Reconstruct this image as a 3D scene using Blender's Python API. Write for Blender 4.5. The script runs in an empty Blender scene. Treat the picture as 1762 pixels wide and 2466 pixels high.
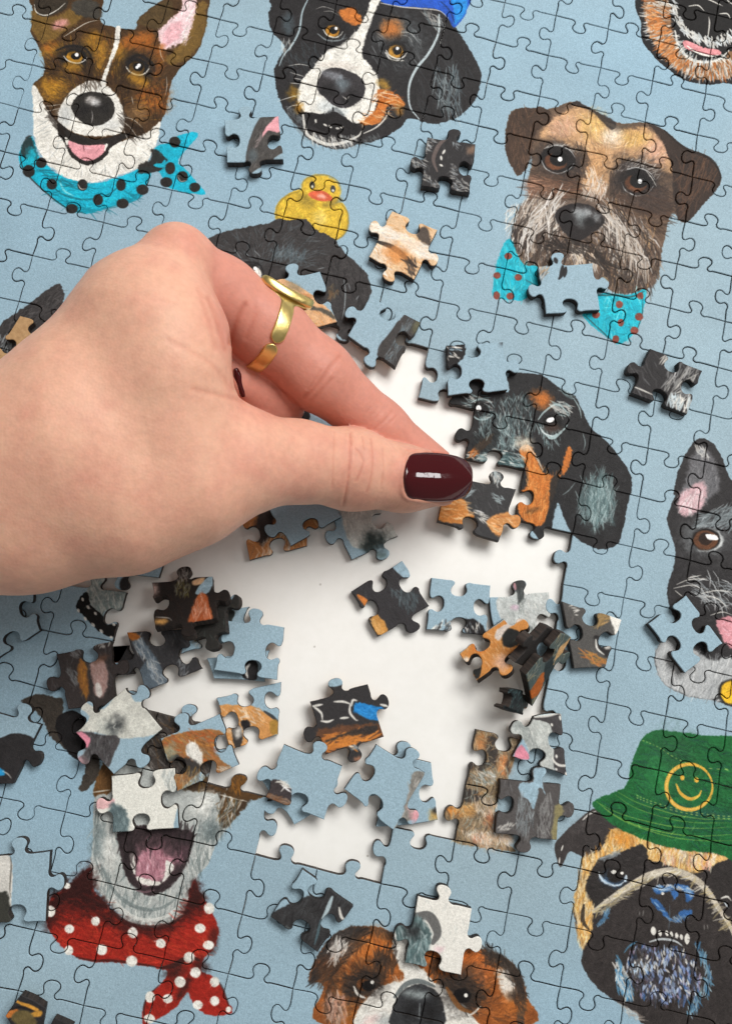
import bpy, bmesh, math, random
import numpy as np
from mathutils import Vector, Matrix
rng = np.random.default_rng(7)
random.seed(7)
scene = bpy.context.scene
COL = scene.collection
# ------------------------------------------------------------------ camera, light, exposure
W = 0.019            # width of one jigsaw piece (metres)
T = 0.0030           # thickness of a piece
PW, PH, F = 1762.0, 2466.0, 2000.0
CAM = np.array([0.1598807, -0.20284623, 0.2583518 + T])
ROT = np.array([[0.9750, 0.2167, 0.0491], [0.2219, -0.9611, -0.1645], [0.0116, 0.1713, -0.9852]])   # rows: image right, image down, forward
_u, _s, _v = np.linalg.svd(ROT); ROT = _u @ _v
cam_d = bpy.data.cameras.new('camera'); cam = bpy.data.objects.new('camera', cam_d); COL.objects.link(cam)
cam_d.sensor_fit = 'VERTICAL'; cam_d.sensor_height = 36.0; cam_d.lens = 36.0 * F / PH
cam_d.clip_start = 0.01; cam_d.clip_end = 50
M3 = Matrix(((ROT[0, 0], -ROT[1, 0], -ROT[2, 0]), (ROT[0, 1], -ROT[1, 1], -ROT[2, 1]), (ROT[0, 2], -ROT[1, 2], -ROT[2, 2])))
cam.matrix_world = Matrix.Translation(Vector(CAM)) @ M3.to_4x4()
scene.camera = cam

world = bpy.data.worlds.new('World'); scene.world = world; world.use_nodes = True
bg = world.node_tree.nodes['Background']; bg.inputs[0].default_value = (1.0, 0.985, 0.96, 1); bg.inputs[1].default_value = 0.19

def area(name, loc, target, sx, sy, power, col=(1, 1, 1)):
    d = bpy.data.lights.new(name, 'AREA'); d.shape = 'RECTANGLE'; d.size = sx; d.size_y = sy; d.energy = power; d.color = col
    o = bpy.data.objects.new(name, d); COL.objects.link(o); o.location = loc
    o.rotation_euler = (Vector(target) - Vector(loc)).to_track_quat('-Z', 'Y').to_euler(); return o
area('area_lamp', (0.52, 0.50, 1.02), (0.16, -0.17, 0), 0.95, 0.5, 18.0, (1.0, 0.985, 0.955))
area('area_lamp', (0.30, -0.15, 1.9), (0.16, -0.2, 0), 1.2, 0.3, 2.4, (1.0, 0.985, 0.955))
area('area_lamp', (1.68, 0.42, 0.74), (0.15, 0.0, 0), 0.34, 0.10, 1.6, (1, 1, 1))  # added window-like panel low at the right, makes the thumb nail highlight
scene.view_settings.view_transform = 'Standard'; scene.view_settings.look = 'None'
scene.view_settings.exposure = 0.0; scene.view_settings.gamma = 1.0
scene.render.engine = 'CYCLES'
scene.cycles.max_bounces = 6

# ------------------------------------------------------------------ photo pixel -> place in the room
VIEWS = dict(A=(0, 0, 600/1624), B=(580, 0, 600/1624), C=(1162, 0, 600/1624), D=(580, 600, 600/1624), E=(1162, 600, 600/1624),
  F=(1162, 1200, 600/1624), G=(1162, 1846, 600/1624), H=(580, 1846, 600/1624), I=(0, 1846, 600/1624), J=(0, 1230, 600/1624),
  K=(0, 500, 600/1624), Q=(580, 1200, 600/1624), R1=(80, 1340, 360/1624), R2=(330, 1340, 370/1624), R3=(120, 1640, 520/1624),
  R4=(1060, 1360, 380/1624), R5=(1060, 1680, 380/1624), R6=(560, 1600, 540/1624), R7=(0, 1480, 200/1136), R8=(0, 1960, 200/898),
  R9=(510, 250, 220/1624), RA=(960, 280, 220/1191), RB=(640, 600, 400/1624), N=(800, 1000, 500/1624), M=(0, 500, 1180/1624),
  X=(380, 560, 380/1624))
def pts(s):
    if isinstance(s, str):
        a = np.array([float(x) for x in s.replace(',', ' ').split()]); return a.reshape(-1, 2)
    return np.asarray(s, float).reshape(-1, 2)
def vpx(view, p):
    ox, oy, k = VIEWS[view]; p = pts(p); return p * k + np.array([ox, oy])
def ray(px):
    px = pts(px); d = np.c_[(px[:, 0] - PW/2)/F, (px[:, 1] - PH/2)/F, np.ones(len(px))] @ ROT
    return d
def at(px, z):
    d = ray(px); t = (np.asarray(z) - CAM[2]) / d[:, 2]
    return CAM + d * t[:, None]
def toplane(px, p0, n):
    d = ray(px); t = ((p0 - CAM) @ n) / (d @ n)
    return CAM + d * t[:, None]

# ------------------------------------------------------------------ materials
def nodes(name):
    m = bpy.data.materials.new(name); m.use_nodes = True; nt = m.node_tree
    return m, nt, nt.nodes['Principled BSDF'], lambda t: nt.nodes.new(t), nt.links.new
def noise_tex(N, L, coord, scale, detail=4, rough=0.6):
    n = N('ShaderNodeTexNoise'); n.inputs['Scale'].default_value = scale; n.inputs['Detail'].default_value = detail
    n.inputs['Roughness'].default_value = rough
    if coord is not None: L(coord, n.inputs['Vector'])
    return n
def print_mat(name, img):
    m, nt, b, N, L = nodes(name)
    tx = N('ShaderNodeTexImage'); tx.image = img; tx.interpolation = 'Cubic'; tx.extension = 'EXTEND'
    uv = N('ShaderNodeUVMap'); uv.uv_map = 'UVMap'; L(uv.outputs[0], tx.inputs[0])
    tc = N('ShaderNodeTexCoord')
    n1 = noise_tex(N, L, tc.outputs['Object'], 1500, 3, 0.65); n2 = noise_tex(N, L, tc.outputs['Object'], 4200, 2, 0.6)
    mix = N('ShaderNodeMath'); mix.operation = 'ADD'; L(n1.outputs[0], mix.inputs[0]); L(n2.outputs[0], mix.inputs[1])
    bp = N('ShaderNodeBump'); bp.inputs['Strength'].default_value = 0.55; bp.inputs['Distance'].default_value = 0.00016
    L(mix.outputs[0], bp.inputs['Height']); L(bp.outputs[0], b.inputs['Normal'])
    ramp = N('ShaderNodeMapRange'); ramp.inputs[1].default_value = 0.75; ramp.inputs[2].default_value = 1.25
    ramp.inputs[3].default_value = 0.93; ramp.inputs[4].default_value = 1.07; L(mix.outputs[0], ramp.inputs[0])
    mul = N('ShaderNodeVectorMath'); mul.operation = 'SCALE'; L(tx.outputs[0], mul.inputs[0]); L(ramp.outputs[0], mul.inputs['Scale'])
    L(mul.outputs[0], b.inputs['Base Color']); b.inputs['Roughness'].default_value = 0.55; b.inputs['Specular IOR Level'].default_value = 0.15
    return m
def plain_mat(name, c1, c2, scale, rough, bump=0.0, stretch=None, spec=0.4, dist=0.0003):
    m, nt, b, N, L = nodes(name)
    tc = N('ShaderNodeTexCoord'); co = tc.outputs['Object']
    if stretch:
        mp = N('ShaderNodeMapping'); mp.inputs['Scale'].default_value = stretch; L(co, mp.inputs[0]); co = mp.outputs[0]
    n = noise_tex(N, L, co, scale, 5, 0.65)
    r = N('ShaderNodeValToRGB'); r.color_ramp.elements[0].position = 0.32; r.color_ramp.elements[1].position = 0.7
    r.color_ramp.elements[0].color = (*c1, 1); r.color_ramp.elements[1].color = (*c2, 1); L(n.outputs[0], r.inputs[0])
    L(r.outputs[0], b.inputs['Base Color']); b.inputs['Roughness'].default_value = rough; b.inputs['Specular IOR Level'].default_value = spec
    if bump:
        bp = N('ShaderNodeBump'); bp.inputs['Strength'].default_value = bump; bp.inputs['Distance'].default_value = dist
        L(n.outputs[0], bp.inputs['Height']); L(bp.outputs[0], b.inputs['Normal'])
    return m
M_side = plain_mat('burnt_cut_edge', (0.012, 0.010, 0.009), (0.060, 0.042, 0.034), 1.0, 0.7, 0.5, (1400, 1400, 90))
M_kraft = plain_mat('kraft_back', (0.36, 0.21, 0.095), (0.50, 0.31, 0.15), 900, 0.8, 0.3)
def add_specks(m):
    nt = m.node_tree; N = lambda t: nt.nodes.new(t); L = nt.links.new; b = nt.nodes['Principled BSDF']; src = b.inputs['Base Color'].links[0].from_socket
    tc = N('ShaderNodeTexCoord'); vo = N('ShaderNodeTexVoronoi'); vo.inputs['Scale'].default_value = 75; vo.inputs['Randomness'].default_value = 1; L(tc.outputs['Object'], vo.inputs['Vector'])
    r = N('ShaderNodeMapRange'); r.inputs[1].default_value = .022; r.inputs[2].default_value = .036; r.inputs[3].default_value = .55; r.inputs[4].default_value = 0; L(vo.outputs['Distance'], r.inputs[0])
    n = noise_tex(N, L, tc.outputs['Object'], 14, 4, .6); r2 = N('ShaderNodeMapRange'); r2.inputs[1].default_value = .35; r2.inputs[2].default_value = .7; r2.inputs[3].default_value = 0; r2.inputs[4].default_value = .05; L(n.outputs[0], r2.inputs[0])
    ad = N('ShaderNodeMath'); ad.operation = 'MAXIMUM'; L(r.outputs[0], ad.inputs[0]); L(r2.outputs[0], ad.inputs[1])
    mx = N('ShaderNodeMix'); mx.data_type = 'RGBA'; L(ad.outputs[0], mx.inputs['Factor']); L(src, mx.inputs['A']); mx.inputs['B'].default_value = (.30, .26, .22, 1); L(mx.outputs['Result'], b.inputs['Base Color'])
M_table = plain_mat('white_table', (0.875, 0.865, 0.828), (0.91, 0.90, 0.868), 260, 0.42, 0.06, None, 0.4)

add_specks(M_table)
# ------------------------------------------------------------------ painter for the printed artwork
def cr(p, closed=True, n=5):
    p = np.asarray(p, float)
    if len(p) < 3: return p
    if closed: a, b, c, d = np.roll(p, 1, 0), p, np.roll(p, -1, 0), np.roll(p, -2, 0)
    else:
        q = np.vstack([2*p[0]-p[1], p, 2*p[-1]-p[-2]]); a, b, c, d = q[:-3], q[1:-2], q[2:-1], q[3:]
    t = np.linspace(0, 1, n, endpoint=False)[None, :, None]
    a, b, c, d = a[:, None], b[:, None], c[:, None], d[:, None]
    o = 0.5*((2*b) + (-a + c)*t + (2*a - 5*b + 4*c - d)*t*t + (-a + 3*b - 3*c + d)*t**3)
    o = o.reshape(-1, 2)
    return o if closed else np.vstack([o, p[-1]])
def vnoise(h, w, cell, r):
    gh, gw = int(h/cell)+3, int(w/cell)+3
    g = r.random((gh, gw)).astype(np.float32)
    y = np.arange(h)/cell; x = np.arange(w)/cell
    yi, xi = y.astype(int), x.astype(int); fy, fx = y-yi, x-xi
    fy = (fy*fy*(3-2*fy))[:, None].astype(np.float32); fx = (fx*fx*(3-2*fx))[None, :].astype(np.float32)
    a = g[yi][:, xi]; b_ = g[yi][:, xi+1]; c = g[yi+1][:, xi]; d = g[yi+1][:, xi+1]
    return (a*(1-fx)+b_*fx)*(1-fy) + (c*(1-fx)+d*fx)*fy
NZ = None
class Canvas:
    def __init__(s, h, w, fn, k):
        s.h, s.w, s.fn, s.k = h, w, fn, k          # k: texels per photo pixel
        s.a = np.zeros((h, w, 3), np.float32)
        s.view = 'A'; s.r = np.random.default_rng(3)
    def P(s, p, view=None): return s.fn(vpx(view or s.view, p))
    def sc(s): return s.k * VIEWS[s.view][2]
    def box(s, q, m):
        x0, y0 = np.floor(q.min(0)-m).astype(int); x1, y1 = np.ceil(q.max(0)+m).astype(int)+1
        x0, y0 = max(x0, 0), max(y0, 0); x1, y1 = min(x1, s.w), min(y1, s.h)
        return x0, y0, x1, y1
    def rough(s, x0, y0, x1, y1):
        ys = np.arange(y0, y1) % NZ.shape[0]; xs = np.arange(x0, x1) % NZ.shape[1]
        return NZ[np.ix_(ys, xs)]
    def sdf(s, q, x0, y0, x1, y1):
        X, Y = np.meshgrid(np.arange(x0, x1)+.5, np.arange(y0, y1)+.5); X = X.astype(np.float32); Y = Y.astype(np.float32)
        d = np.full(X.shape, 1e9, np.float32); ins = np.zeros(X.shape, bool)
        n = len(q)
        for i in range(n):
            ax, ay = q[i]; bx, by = q[(i+1) % n]; ex, ey = bx-ax, by-ay; L2 = ex*ex+ey*ey+1e-9
            t = np.clip(((X-ax)*ex+(Y-ay)*ey)/L2, 0, 1); dx = X-ax-t*ex; dy = Y-ay-t*ey
            d = np.minimum(d, dx*dx+dy*dy)
            if ay != by:
                c = ((ay > Y) != (by > Y)) & (X < ex*(Y-ay)/(by-ay)+ax); ins ^= c
        d = np.sqrt(d); return np.where(ins, -d, d)
    def blend(s, x0, y0, x1, y1, al, col, var=0.10):
        n = s.rough(x0, y0, x1, y1)
        c = np.asarray(col, np.float32)[None, None] * (1 + var*2*(n[..., None]-.5))
        s.a[y0:y1, x0:x1] += al[..., None]*(c - s.a[y0:y1, x0:x1])
    def p(s, col, q, soft=3, rough=6, al=1.0, n=4, var=0.10):      # filled shape; soft/rough in view units
        q = cr(s.P(q), True, n); k = s.sc(); soft = max(soft*k, .6); rough = rough*k
        x0, y0, x1, y1 = s.box(q, soft+rough)
        if x1 <= x0 or y1 <= y0: return
        d = s.sdf(q, x0, y0, x1, y1)
        if rough > 0: d = d + (s.rough(x0+17, y0+9, x1+17, y1+9)-.5)*2*rough
        t = np.clip(.5-d/(2*soft), 0, 1); t = t*t*(3-2*t)
        s.blend(x0, y0, x1, y1, t*al, col, var)
    def b(s, col, x, y, rx, ry=None, rot=0, al=.8, hard=0, var=0.12):   # soft blob (hard=1: disc)
        ry = ry or rx; a = np.linspace(0, 2*np.pi, 16, endpoint=False); c_, s_ = math.cos(math.radians(rot)), math.sin(math.radians(rot))
        ex, ey = rx*np.cos(a), ry*np.sin(a); q = np.c_[x+ex*c_-ey*s_, y+ex*s_+ey*c_]
        s.p(col, q, soft=(min(rx, ry)*(.9 if not hard else .12)), rough=min(rx, ry)*(.45 if not hard else .06), al=al, n=2, var=var)
    def strokes(s, lines, cols, widths, al):                        # batch of polylines in texels
        acc = {}
        A = np.zeros((s.h*s.w,), np.float32) if False else None
        X, Y, Cc, Wt, R = [], [], [], [], []
        for l, c, w in zip(lines, cols, widths):
            seg = np.linalg.norm(np.diff(l, axis=0), axis=1); L = seg.sum()
            m = max(3, int(L/.6)); tt = np.linspace(0, 1, m); cs = np.r_[0, np.cumsum(seg)]/max(L, 1e-6)
            x = np.interp(tt, cs, l[:, 0]); y = np.interp(tt, cs, l[:, 1])
            ww = w*(.35+.65*np.sin(np.pi*np.clip(tt*.9+.08, 0, 1)))
            X.append(x); Y.append(y); R.append(ww); Cc.append(np.repeat(np.asarray(c, np.float32)[None], m, 0))
        if not X: return
        X = np.concatenate(X); Y = np.concatenate(Y); R = np.concatenate(R); Cc = np.concatenate(Cc)
        rm = int(math.ceil(R.max()/2+1)); ix = np.floor(X).astype(int); iy = np.floor(Y).astype(int)
        x0, y0, x1, y1 = max(ix.min()-rm, 0), max(iy.min()-rm, 0), min(ix.max()+rm+2, s.w), min(iy.max()+rm+2, s.h)
        if x1 <= x0 or y1 <= y0: return
        bw, bh = x1-x0, y1-y0; Wt = np.zeros(bw*bh, np.float32); CC = np.zeros((bw*bh, 3), np.float32); MX = np.zeros(bw*bh, np.float32)
        for oy in range(-rm, rm+1):
            for ox in range(-rm, rm+1):
                px, py = ix+ox, iy+oy
                d = np.hypot(px+.5-X, py+.5-Y); wt = np.clip(R/2+.5-d, 0, 1)*np.minimum(1, R+.25)
                ok = (wt > 0.01) & (px >= x0) & (px < x1) & (py >= y0) & (py < y1)
                if not ok.any(): continue
                id_ = (py[ok]-y0)*bw+px[ok]-x0; w_ = wt[ok]
                np.maximum.at(MX, id_, w_); Wt += np.bincount(id_, w_, bw*bh).astype(np.float32)
                for ch in range(3): CC[:, ch] += np.bincount(id_, w_*Cc[ok, ch], bw*bh).astype(np.float32)
        col = CC/np.maximum(Wt, 1e-5)[:, None]; al = (MX*al).reshape(bh, bw)
        s.a[y0:y1, x0:x1] += al[..., None]*(col.reshape(bh, bw, 3)-s.a[y0:y1, x0:x1])
    def s_(s, col, w, q, al=.9, jitter=0):
        l = cr(s.P(q), False, 6); s.strokes([l], [col], [max(w*s.sc(), .8)], al)
    def f(s, cols, q, ang, ln, n, w=5, al=.75, spread=18, curl=0):      # fur: ang degrees (view, 0 = right, 90 = down) or (x,y) centre to radiate from
        q = cr(pts(q), True, 3); lo, hi = q.min(0), q.max(0); ok = []
        while sum(len(o) for o in ok) < n and len(ok) < 12:
            c = lo+(hi-lo)*s.r.random((n*2, 2)); ins = np.zeros(len(c), bool)
            for i in range(len(q)):
                ax, ay = q[i]; bx, by = q[(i+1) % len(q)]
                if ay != by: ins ^= ((ay > c[:, 1]) != (by > c[:, 1])) & (c[:, 0] < (bx-ax)*(c[:, 1]-ay)/(by-ay)+ax)
            ok.append(c[ins])
        c = np.concatenate(ok)[:n]
        if isinstance(ang, tuple): th = np.arctan2(c[:, 1]-ang[1], c[:, 0]-ang[0])
        else: th = np.full(len(c), math.radians(ang))
        th = th+np.radians(s.r.normal(0, spread, len(c))); le = ln*(.5+s.r.random(len(c))); k = np.radians(curl)
        v1 = np.c_[np.cos(th), np.sin(th)]; v2 = np.c_[np.cos(th+k), np.sin(th+k)]
        p0 = s.P(c-v1*le[:, None]/2); p1 = s.P(c); p2 = s.P(c+v2*le[:, None]/2)
        pick = s.r.integers(0, len(cols), len(c)); jit = 1+s.r.normal(0, .08, (len(c), 1))
        cl = np.clip(np.asarray(cols, np.float32)[pick]*jit, 0, 1.0)
        s.strokes([np.array([a, b_, d]) for a, b_, d in zip(p0, p1, p2)], cl, np.maximum(w*s.sc()*(.6+.8*s.r.random(len(c))), .7), al)
    def dots(s, col, r, lst, var=.25, al=1):
        for x, y in pts(lst): s.b(col, x, y, r*(1+var*(s.r.random()-.5)), r*(1+var*(s.r.random()-.5)), al=al, hard=1)
def hexc(h): return tuple(int(h[i:i+2], 16)/255 for i in (0, 2, 4))
BLUE = hexc('98b2c0'); BLK = hexc('302e2f'); DK = hexc('232122'); WHT = hexc('e9e6de'); GRY = hexc('8b9294'); ORG = hexc('c8793a'); TAN = hexc('d3a36a')
PNK = hexc('e6a3ab'); BRN = hexc('6b4a33'); CRM = hexc('efd6bd'); TEAL = hexc('1fb4cf'); AMB = hexc('b98330'); SLT = hexc('5f7078'); LPK = hexc('eccfd2')
# ------------------------------------------------------------------ artwork on the assembled puzzle
def eye(c, x, y, rx, ry, iris, rot=0, white=True, hx=8, hy=-12):
    c.b(DK, x, y, rx*1.75, ry*1.75, rot, .95, 0); c.b(DK, x, y-2, rx*1.15, ry*1.05, rot, 1, 1)
    c.b(iris, x-rx*.12, y+ry*.1, rx*.85, ry*.82, rot, 1, 1); c.b(tuple(.55*v for v in iris), x, y-ry*.35, rx*.7, ry*.4, rot, .8); c.b(hexc('191717'), x+rx*.05, y-2, rx*.52, ry*.55, 0, 1, 1); c.b((1, 1, 1), x+hx, y+hy, rx*.2, rx*.2, 0, 1, 1)
    if white: c.s_(WHT, ry*.26, [(x-rx*1.25, y-ry*.1), (x-rx*.8, y+ry*.62), (x+rx*.1, y+ry*1.02), (x+rx*.8, y+ry*.75), (x+rx*1.2, y+ry*.15)], .85)
def paint_terrier(c):
    c.view = 'A'; OL = hexc('7d6233'); GD = hexc('b5842f'); OR = hexc('a9652c'); DB = hexc('4f3a26')
    c.p(DB, '205,170 215,60 225,-20 640,-20 665,60 655,130 700,165 830,190 890,185 900,130 960,70 1050,10 1130,-20 1350,-20 1360,60 1330,230 1280,345 1190,430 1120,530 1095,640 1080,720 1040,810 940,930 700,960 520,930 380,850 280,690 215,560 290,480 285,380 250,300 205,220', 3, 5)
    c.p(OL, '210,160 225,60 300,110 400,90 520,40 560,100 430,200 330,280 250,270', 14, 14, .9); c.p(OL, '1240,60 1345,20 1335,200 1270,340 1150,420 1080,380 1200,260', 12, 14, .9)
    c.p(hexc('3d352c'), '230,-10 400,-20 450,20 400,80 310,105 245,90', 5, 8); c.p(hexc('46423c'), '480,10 600,0 660,60 640,120 540,110 470,60', 10, 14)
    c.s_(WHT, 9, '225,30 240,80 300,100 370,70 430,20'); c.s_(WHT, 7, '420,240 500,190 570,150 650,130', .8)
    c.b(PNK, 390, 160, 55, 30, -20, .7); c.p(hexc('5b4a30'), '900,140 1000,50 1110,0 1130,120 1040,190 950,170', 10, 12, .9)
    c.p(LPK, '1185,-10 1285,-10 1255,130 1225,240 1120,312 1058,312 1030,215 1085,150 1180,60', 8, 14); c.p(PNK, '1090,180 1190,140 1180,230 1110,290 1060,290', 14, 12, .55)
    c.f([WHT, LPK], '1190,0 1270,0 1230,240 1190,260', 110, 60, 50, 7, .8)
    c.b(GD, 610, 300, 60, 90, 10, .85); c.b(GD, 660, 370, 40, 110, 15, .7); c.b(GD, 780, 380, 45, 110, 10, .8); c.b(OR, 900, 270, 110, 50, -10, .9); c.b(OR, 960, 300, 60, 80, 0, .6)
    c.b(GD, 350, 570, 90, 65, -10, .95); c.b(OR, 1000, 640, 90, 85, 0, .9); c.b(GD, 340, 320, 70, 40, -20, .7); c.b(OR, 330, 300, 50, 30, -20, .5); c.b(OR, 1030, 400, 35, 110, 10, .75); c.b(hexc('92704a'), 900, 740, 60, 60, 0, .8)
    c.f([GD, OR, OL, DB], '300,300 600,240 900,230 1050,350 1080,620 1000,800 850,700 700,480 520,560 330,680 300,480', (640, 760), 60, 330, 6, .5)
    c.f([DB, hexc('2f2620')], '300,300 600,240 900,230 1050,350 1080,620 1000,800 850,700 700,480 520,560 330,680 300,480', (640, 760), 60, 160, 6, .45)
    c.p(WHT, '215,560 262,600 300,700 380,810 440,900 720,930 850,900 960,860 1045,790 1030,900 990,1000 930,1085 750,1150 600,1190 450,1165 330,1085 250,980 225,860 218,700', 5, 8)
    c.f([GRY, hexc('c9c6bf'), WHT], '240,700 420,930 720,1060 900,1000 1020,850 920,1080 600,1170 320,1060', (600, 700), 70, 130, 6, .6)
    c.p(WHT, '757,178 788,182 775,290 730,410 697,500 692,560 655,560 682,470 722,370 752,255', 4, 5)
    c.p(WHT, '560,533 650,533 725,580 780,650 812,780 800,855 720,885 560,885 430,835 378,780 400,690 460,600', 5, 6)
    c.b(hexc('c3c6c6'), 430, 760, 45, 60, 0, .7); c.b(hexc('c9cac8'), 700, 810, 80, 40, 0, .7)
    c.p(hexc('35322f'), '600,597 700,620 748,685 735,760 665,812 580,816 500,765 466,690 508,622', 4, 4); c.b(hexc('c9c4c0'), 610, 660, 50, 26, 10, .9); c.b((1, 1, 1), 625, 672, 25, 20, 0, .7); c.s_(hexc('a9a5a2'), 7, '600,720 605,760 598,800')
    c.b(DK, 550, 715, 50, 45, 0, .6); c.b(DK, 670, 700, 50, 50, 0, .5)
    c.p(hexc('2e2a28'), '385,800 480,868 640,905 800,868 850,880 720,965 700,1005 640,1060 560,1075 470,1025 420,930 380,870', 4, 5)
    c.p(PNK, '440,915 545,948 690,942 662,1010 572,1048 485,1005', 5, 5); c.s_(hexc('7c4b52'), 8, '545,945 550,985'); c.p(WHT, '425,895 450,910 440,950 430,930', 2, 2); c.p(WHT, '690,935 705,945 680,985', 2, 2)
    eye(c, 495, 370, 62, 42, GD, 10); c.b(GD, 470, 440, 65, 30, 0, .8); eye(c, 900, 440, 62, 50, hexc('5b4423'), 15); c.b(GD, 900, 520, 75, 35, 20, .85); c.b((1, 1, 1), 895, 440, 10, 10, 0, 1, 1)
    c.f([hexc('2b211a'), hexc('3a2b20')], '560,430 640,420 660,560 520,560', 80, 70, 70, 8, .6); c.f([hexc('2b211a'), hexc('3a2b20')], '720,430 800,400 850,560 800,640 720,540', 100, 70, 80, 8, .6); c.f([hexc('2b211a'), hexc('46331f')], '290,420 420,440 480,520 330,520', 20, 60, 60, 7, .55); c.f([hexc('2b211a')], '950,560 1090,520 1080,700 1000,760', 80, 70, 60, 7, .5); c.f([hexc('241c17')], '300,690 400,820 440,880 380,860 320,760', 55, 70, 60, 8, .7); c.f([hexc('241c17')], '800,680 850,800 960,840 880,900 810,860', 60, 80, 70, 8, .6)
    c.s_(DK, 22, '370,330 460,300 560,320 600,380', .8); c.s_(DK, 22, '820,410 900,360 990,410 1010,470', .7)
    for l in ('400,680 330,690 250,690', '420,700 330,720 230,740', '800,760 870,780 930,830', '800,790 850,830 900,900', '790,820 830,900 850,980', '1040,300 1050,360 1070,400', '1085,500 1090,560 1080,620', '860,630 870,680'): c.s_(WHT, 5, l, .75)
    c.p(TEAL, '205,890 230,930 265,1035 400,1145 600,1195 800,1145 925,1090 985,1110 960,1200 900,1300 720,1350 560,1392 420,1350 280,1232 160,1115 125,1030 150,940', 4, 6)
    c.p(TEAL, '1010,965 1100,930 1190,872 1292,870 1240,950 1190,1000 1160,1060 1200,1090 1260,1160 1335,1262 1200,1250 1085,1212 1050,1130 1000,1085', 4, 5)
    TD = hexc('2f2c2a'); c.p(TD, '195,885 225,930 250,1030 200,1050 140,1000 150,940', 8, 10, .85); c.p(TD, '990,970 1050,1000 1090,1050 1040,1110 920,1130 900,1080 980,1040', 7, 10, .95); c.s_(TEAL, 34, '1010,1075 1060,1075 1075,1045', .9)
    c.s_(hexc('1c6f7c'), 16, '330,1200 420,1270 560,1300 700,1270 790,1200', .8); c.s_(hexc('8fe0e6'), 16, '390,1180 420,1240 480,1275', .8); c.s_(TD, 12, '130,1000 160,1110 280,1235 430,1350 560,1392', .75); c.s_(TD, 10, '980,1120 960,1200 900,1300', .7); c.b(hexc('25c3dc'), 210, 1020, 30, 60, 0, .9)
    c.f([hexc('17a0bd'), hexc('35c8d8'), hexc('1690a8')], '260,1080 500,1200 800,1180 950,1130 900,1280 560,1380 300,1230', 15, 60, 90, 7, .5)
    c.f([hexc('0f6f80'), hexc('1c3a3e')], '240,1060 420,1170 600,1210 600,1240 400,1210 260,1120', 20, 90, 40, 9, .5); c.f([hexc('0f6f80'), hexc('126a78')], '300,1230 560,1360 800,1320 900,1240 860,1310 560,1390', 10, 100, 50, 9, .5)
    c.dots(TD, 36, '1140,925 1110,1095 1190,1150 1270,1220 1085,1185 340,1200 540,1205 790,1205 930,1235 640,1300 800,1325 470,1360 270,1060 190,1115'); c.s_(WHT, 7, '510,1200 530,1230 560,1230', .8); c.s_(WHT, 6, '1160,1150 1180,1180 1215,1175', .8)
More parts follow.
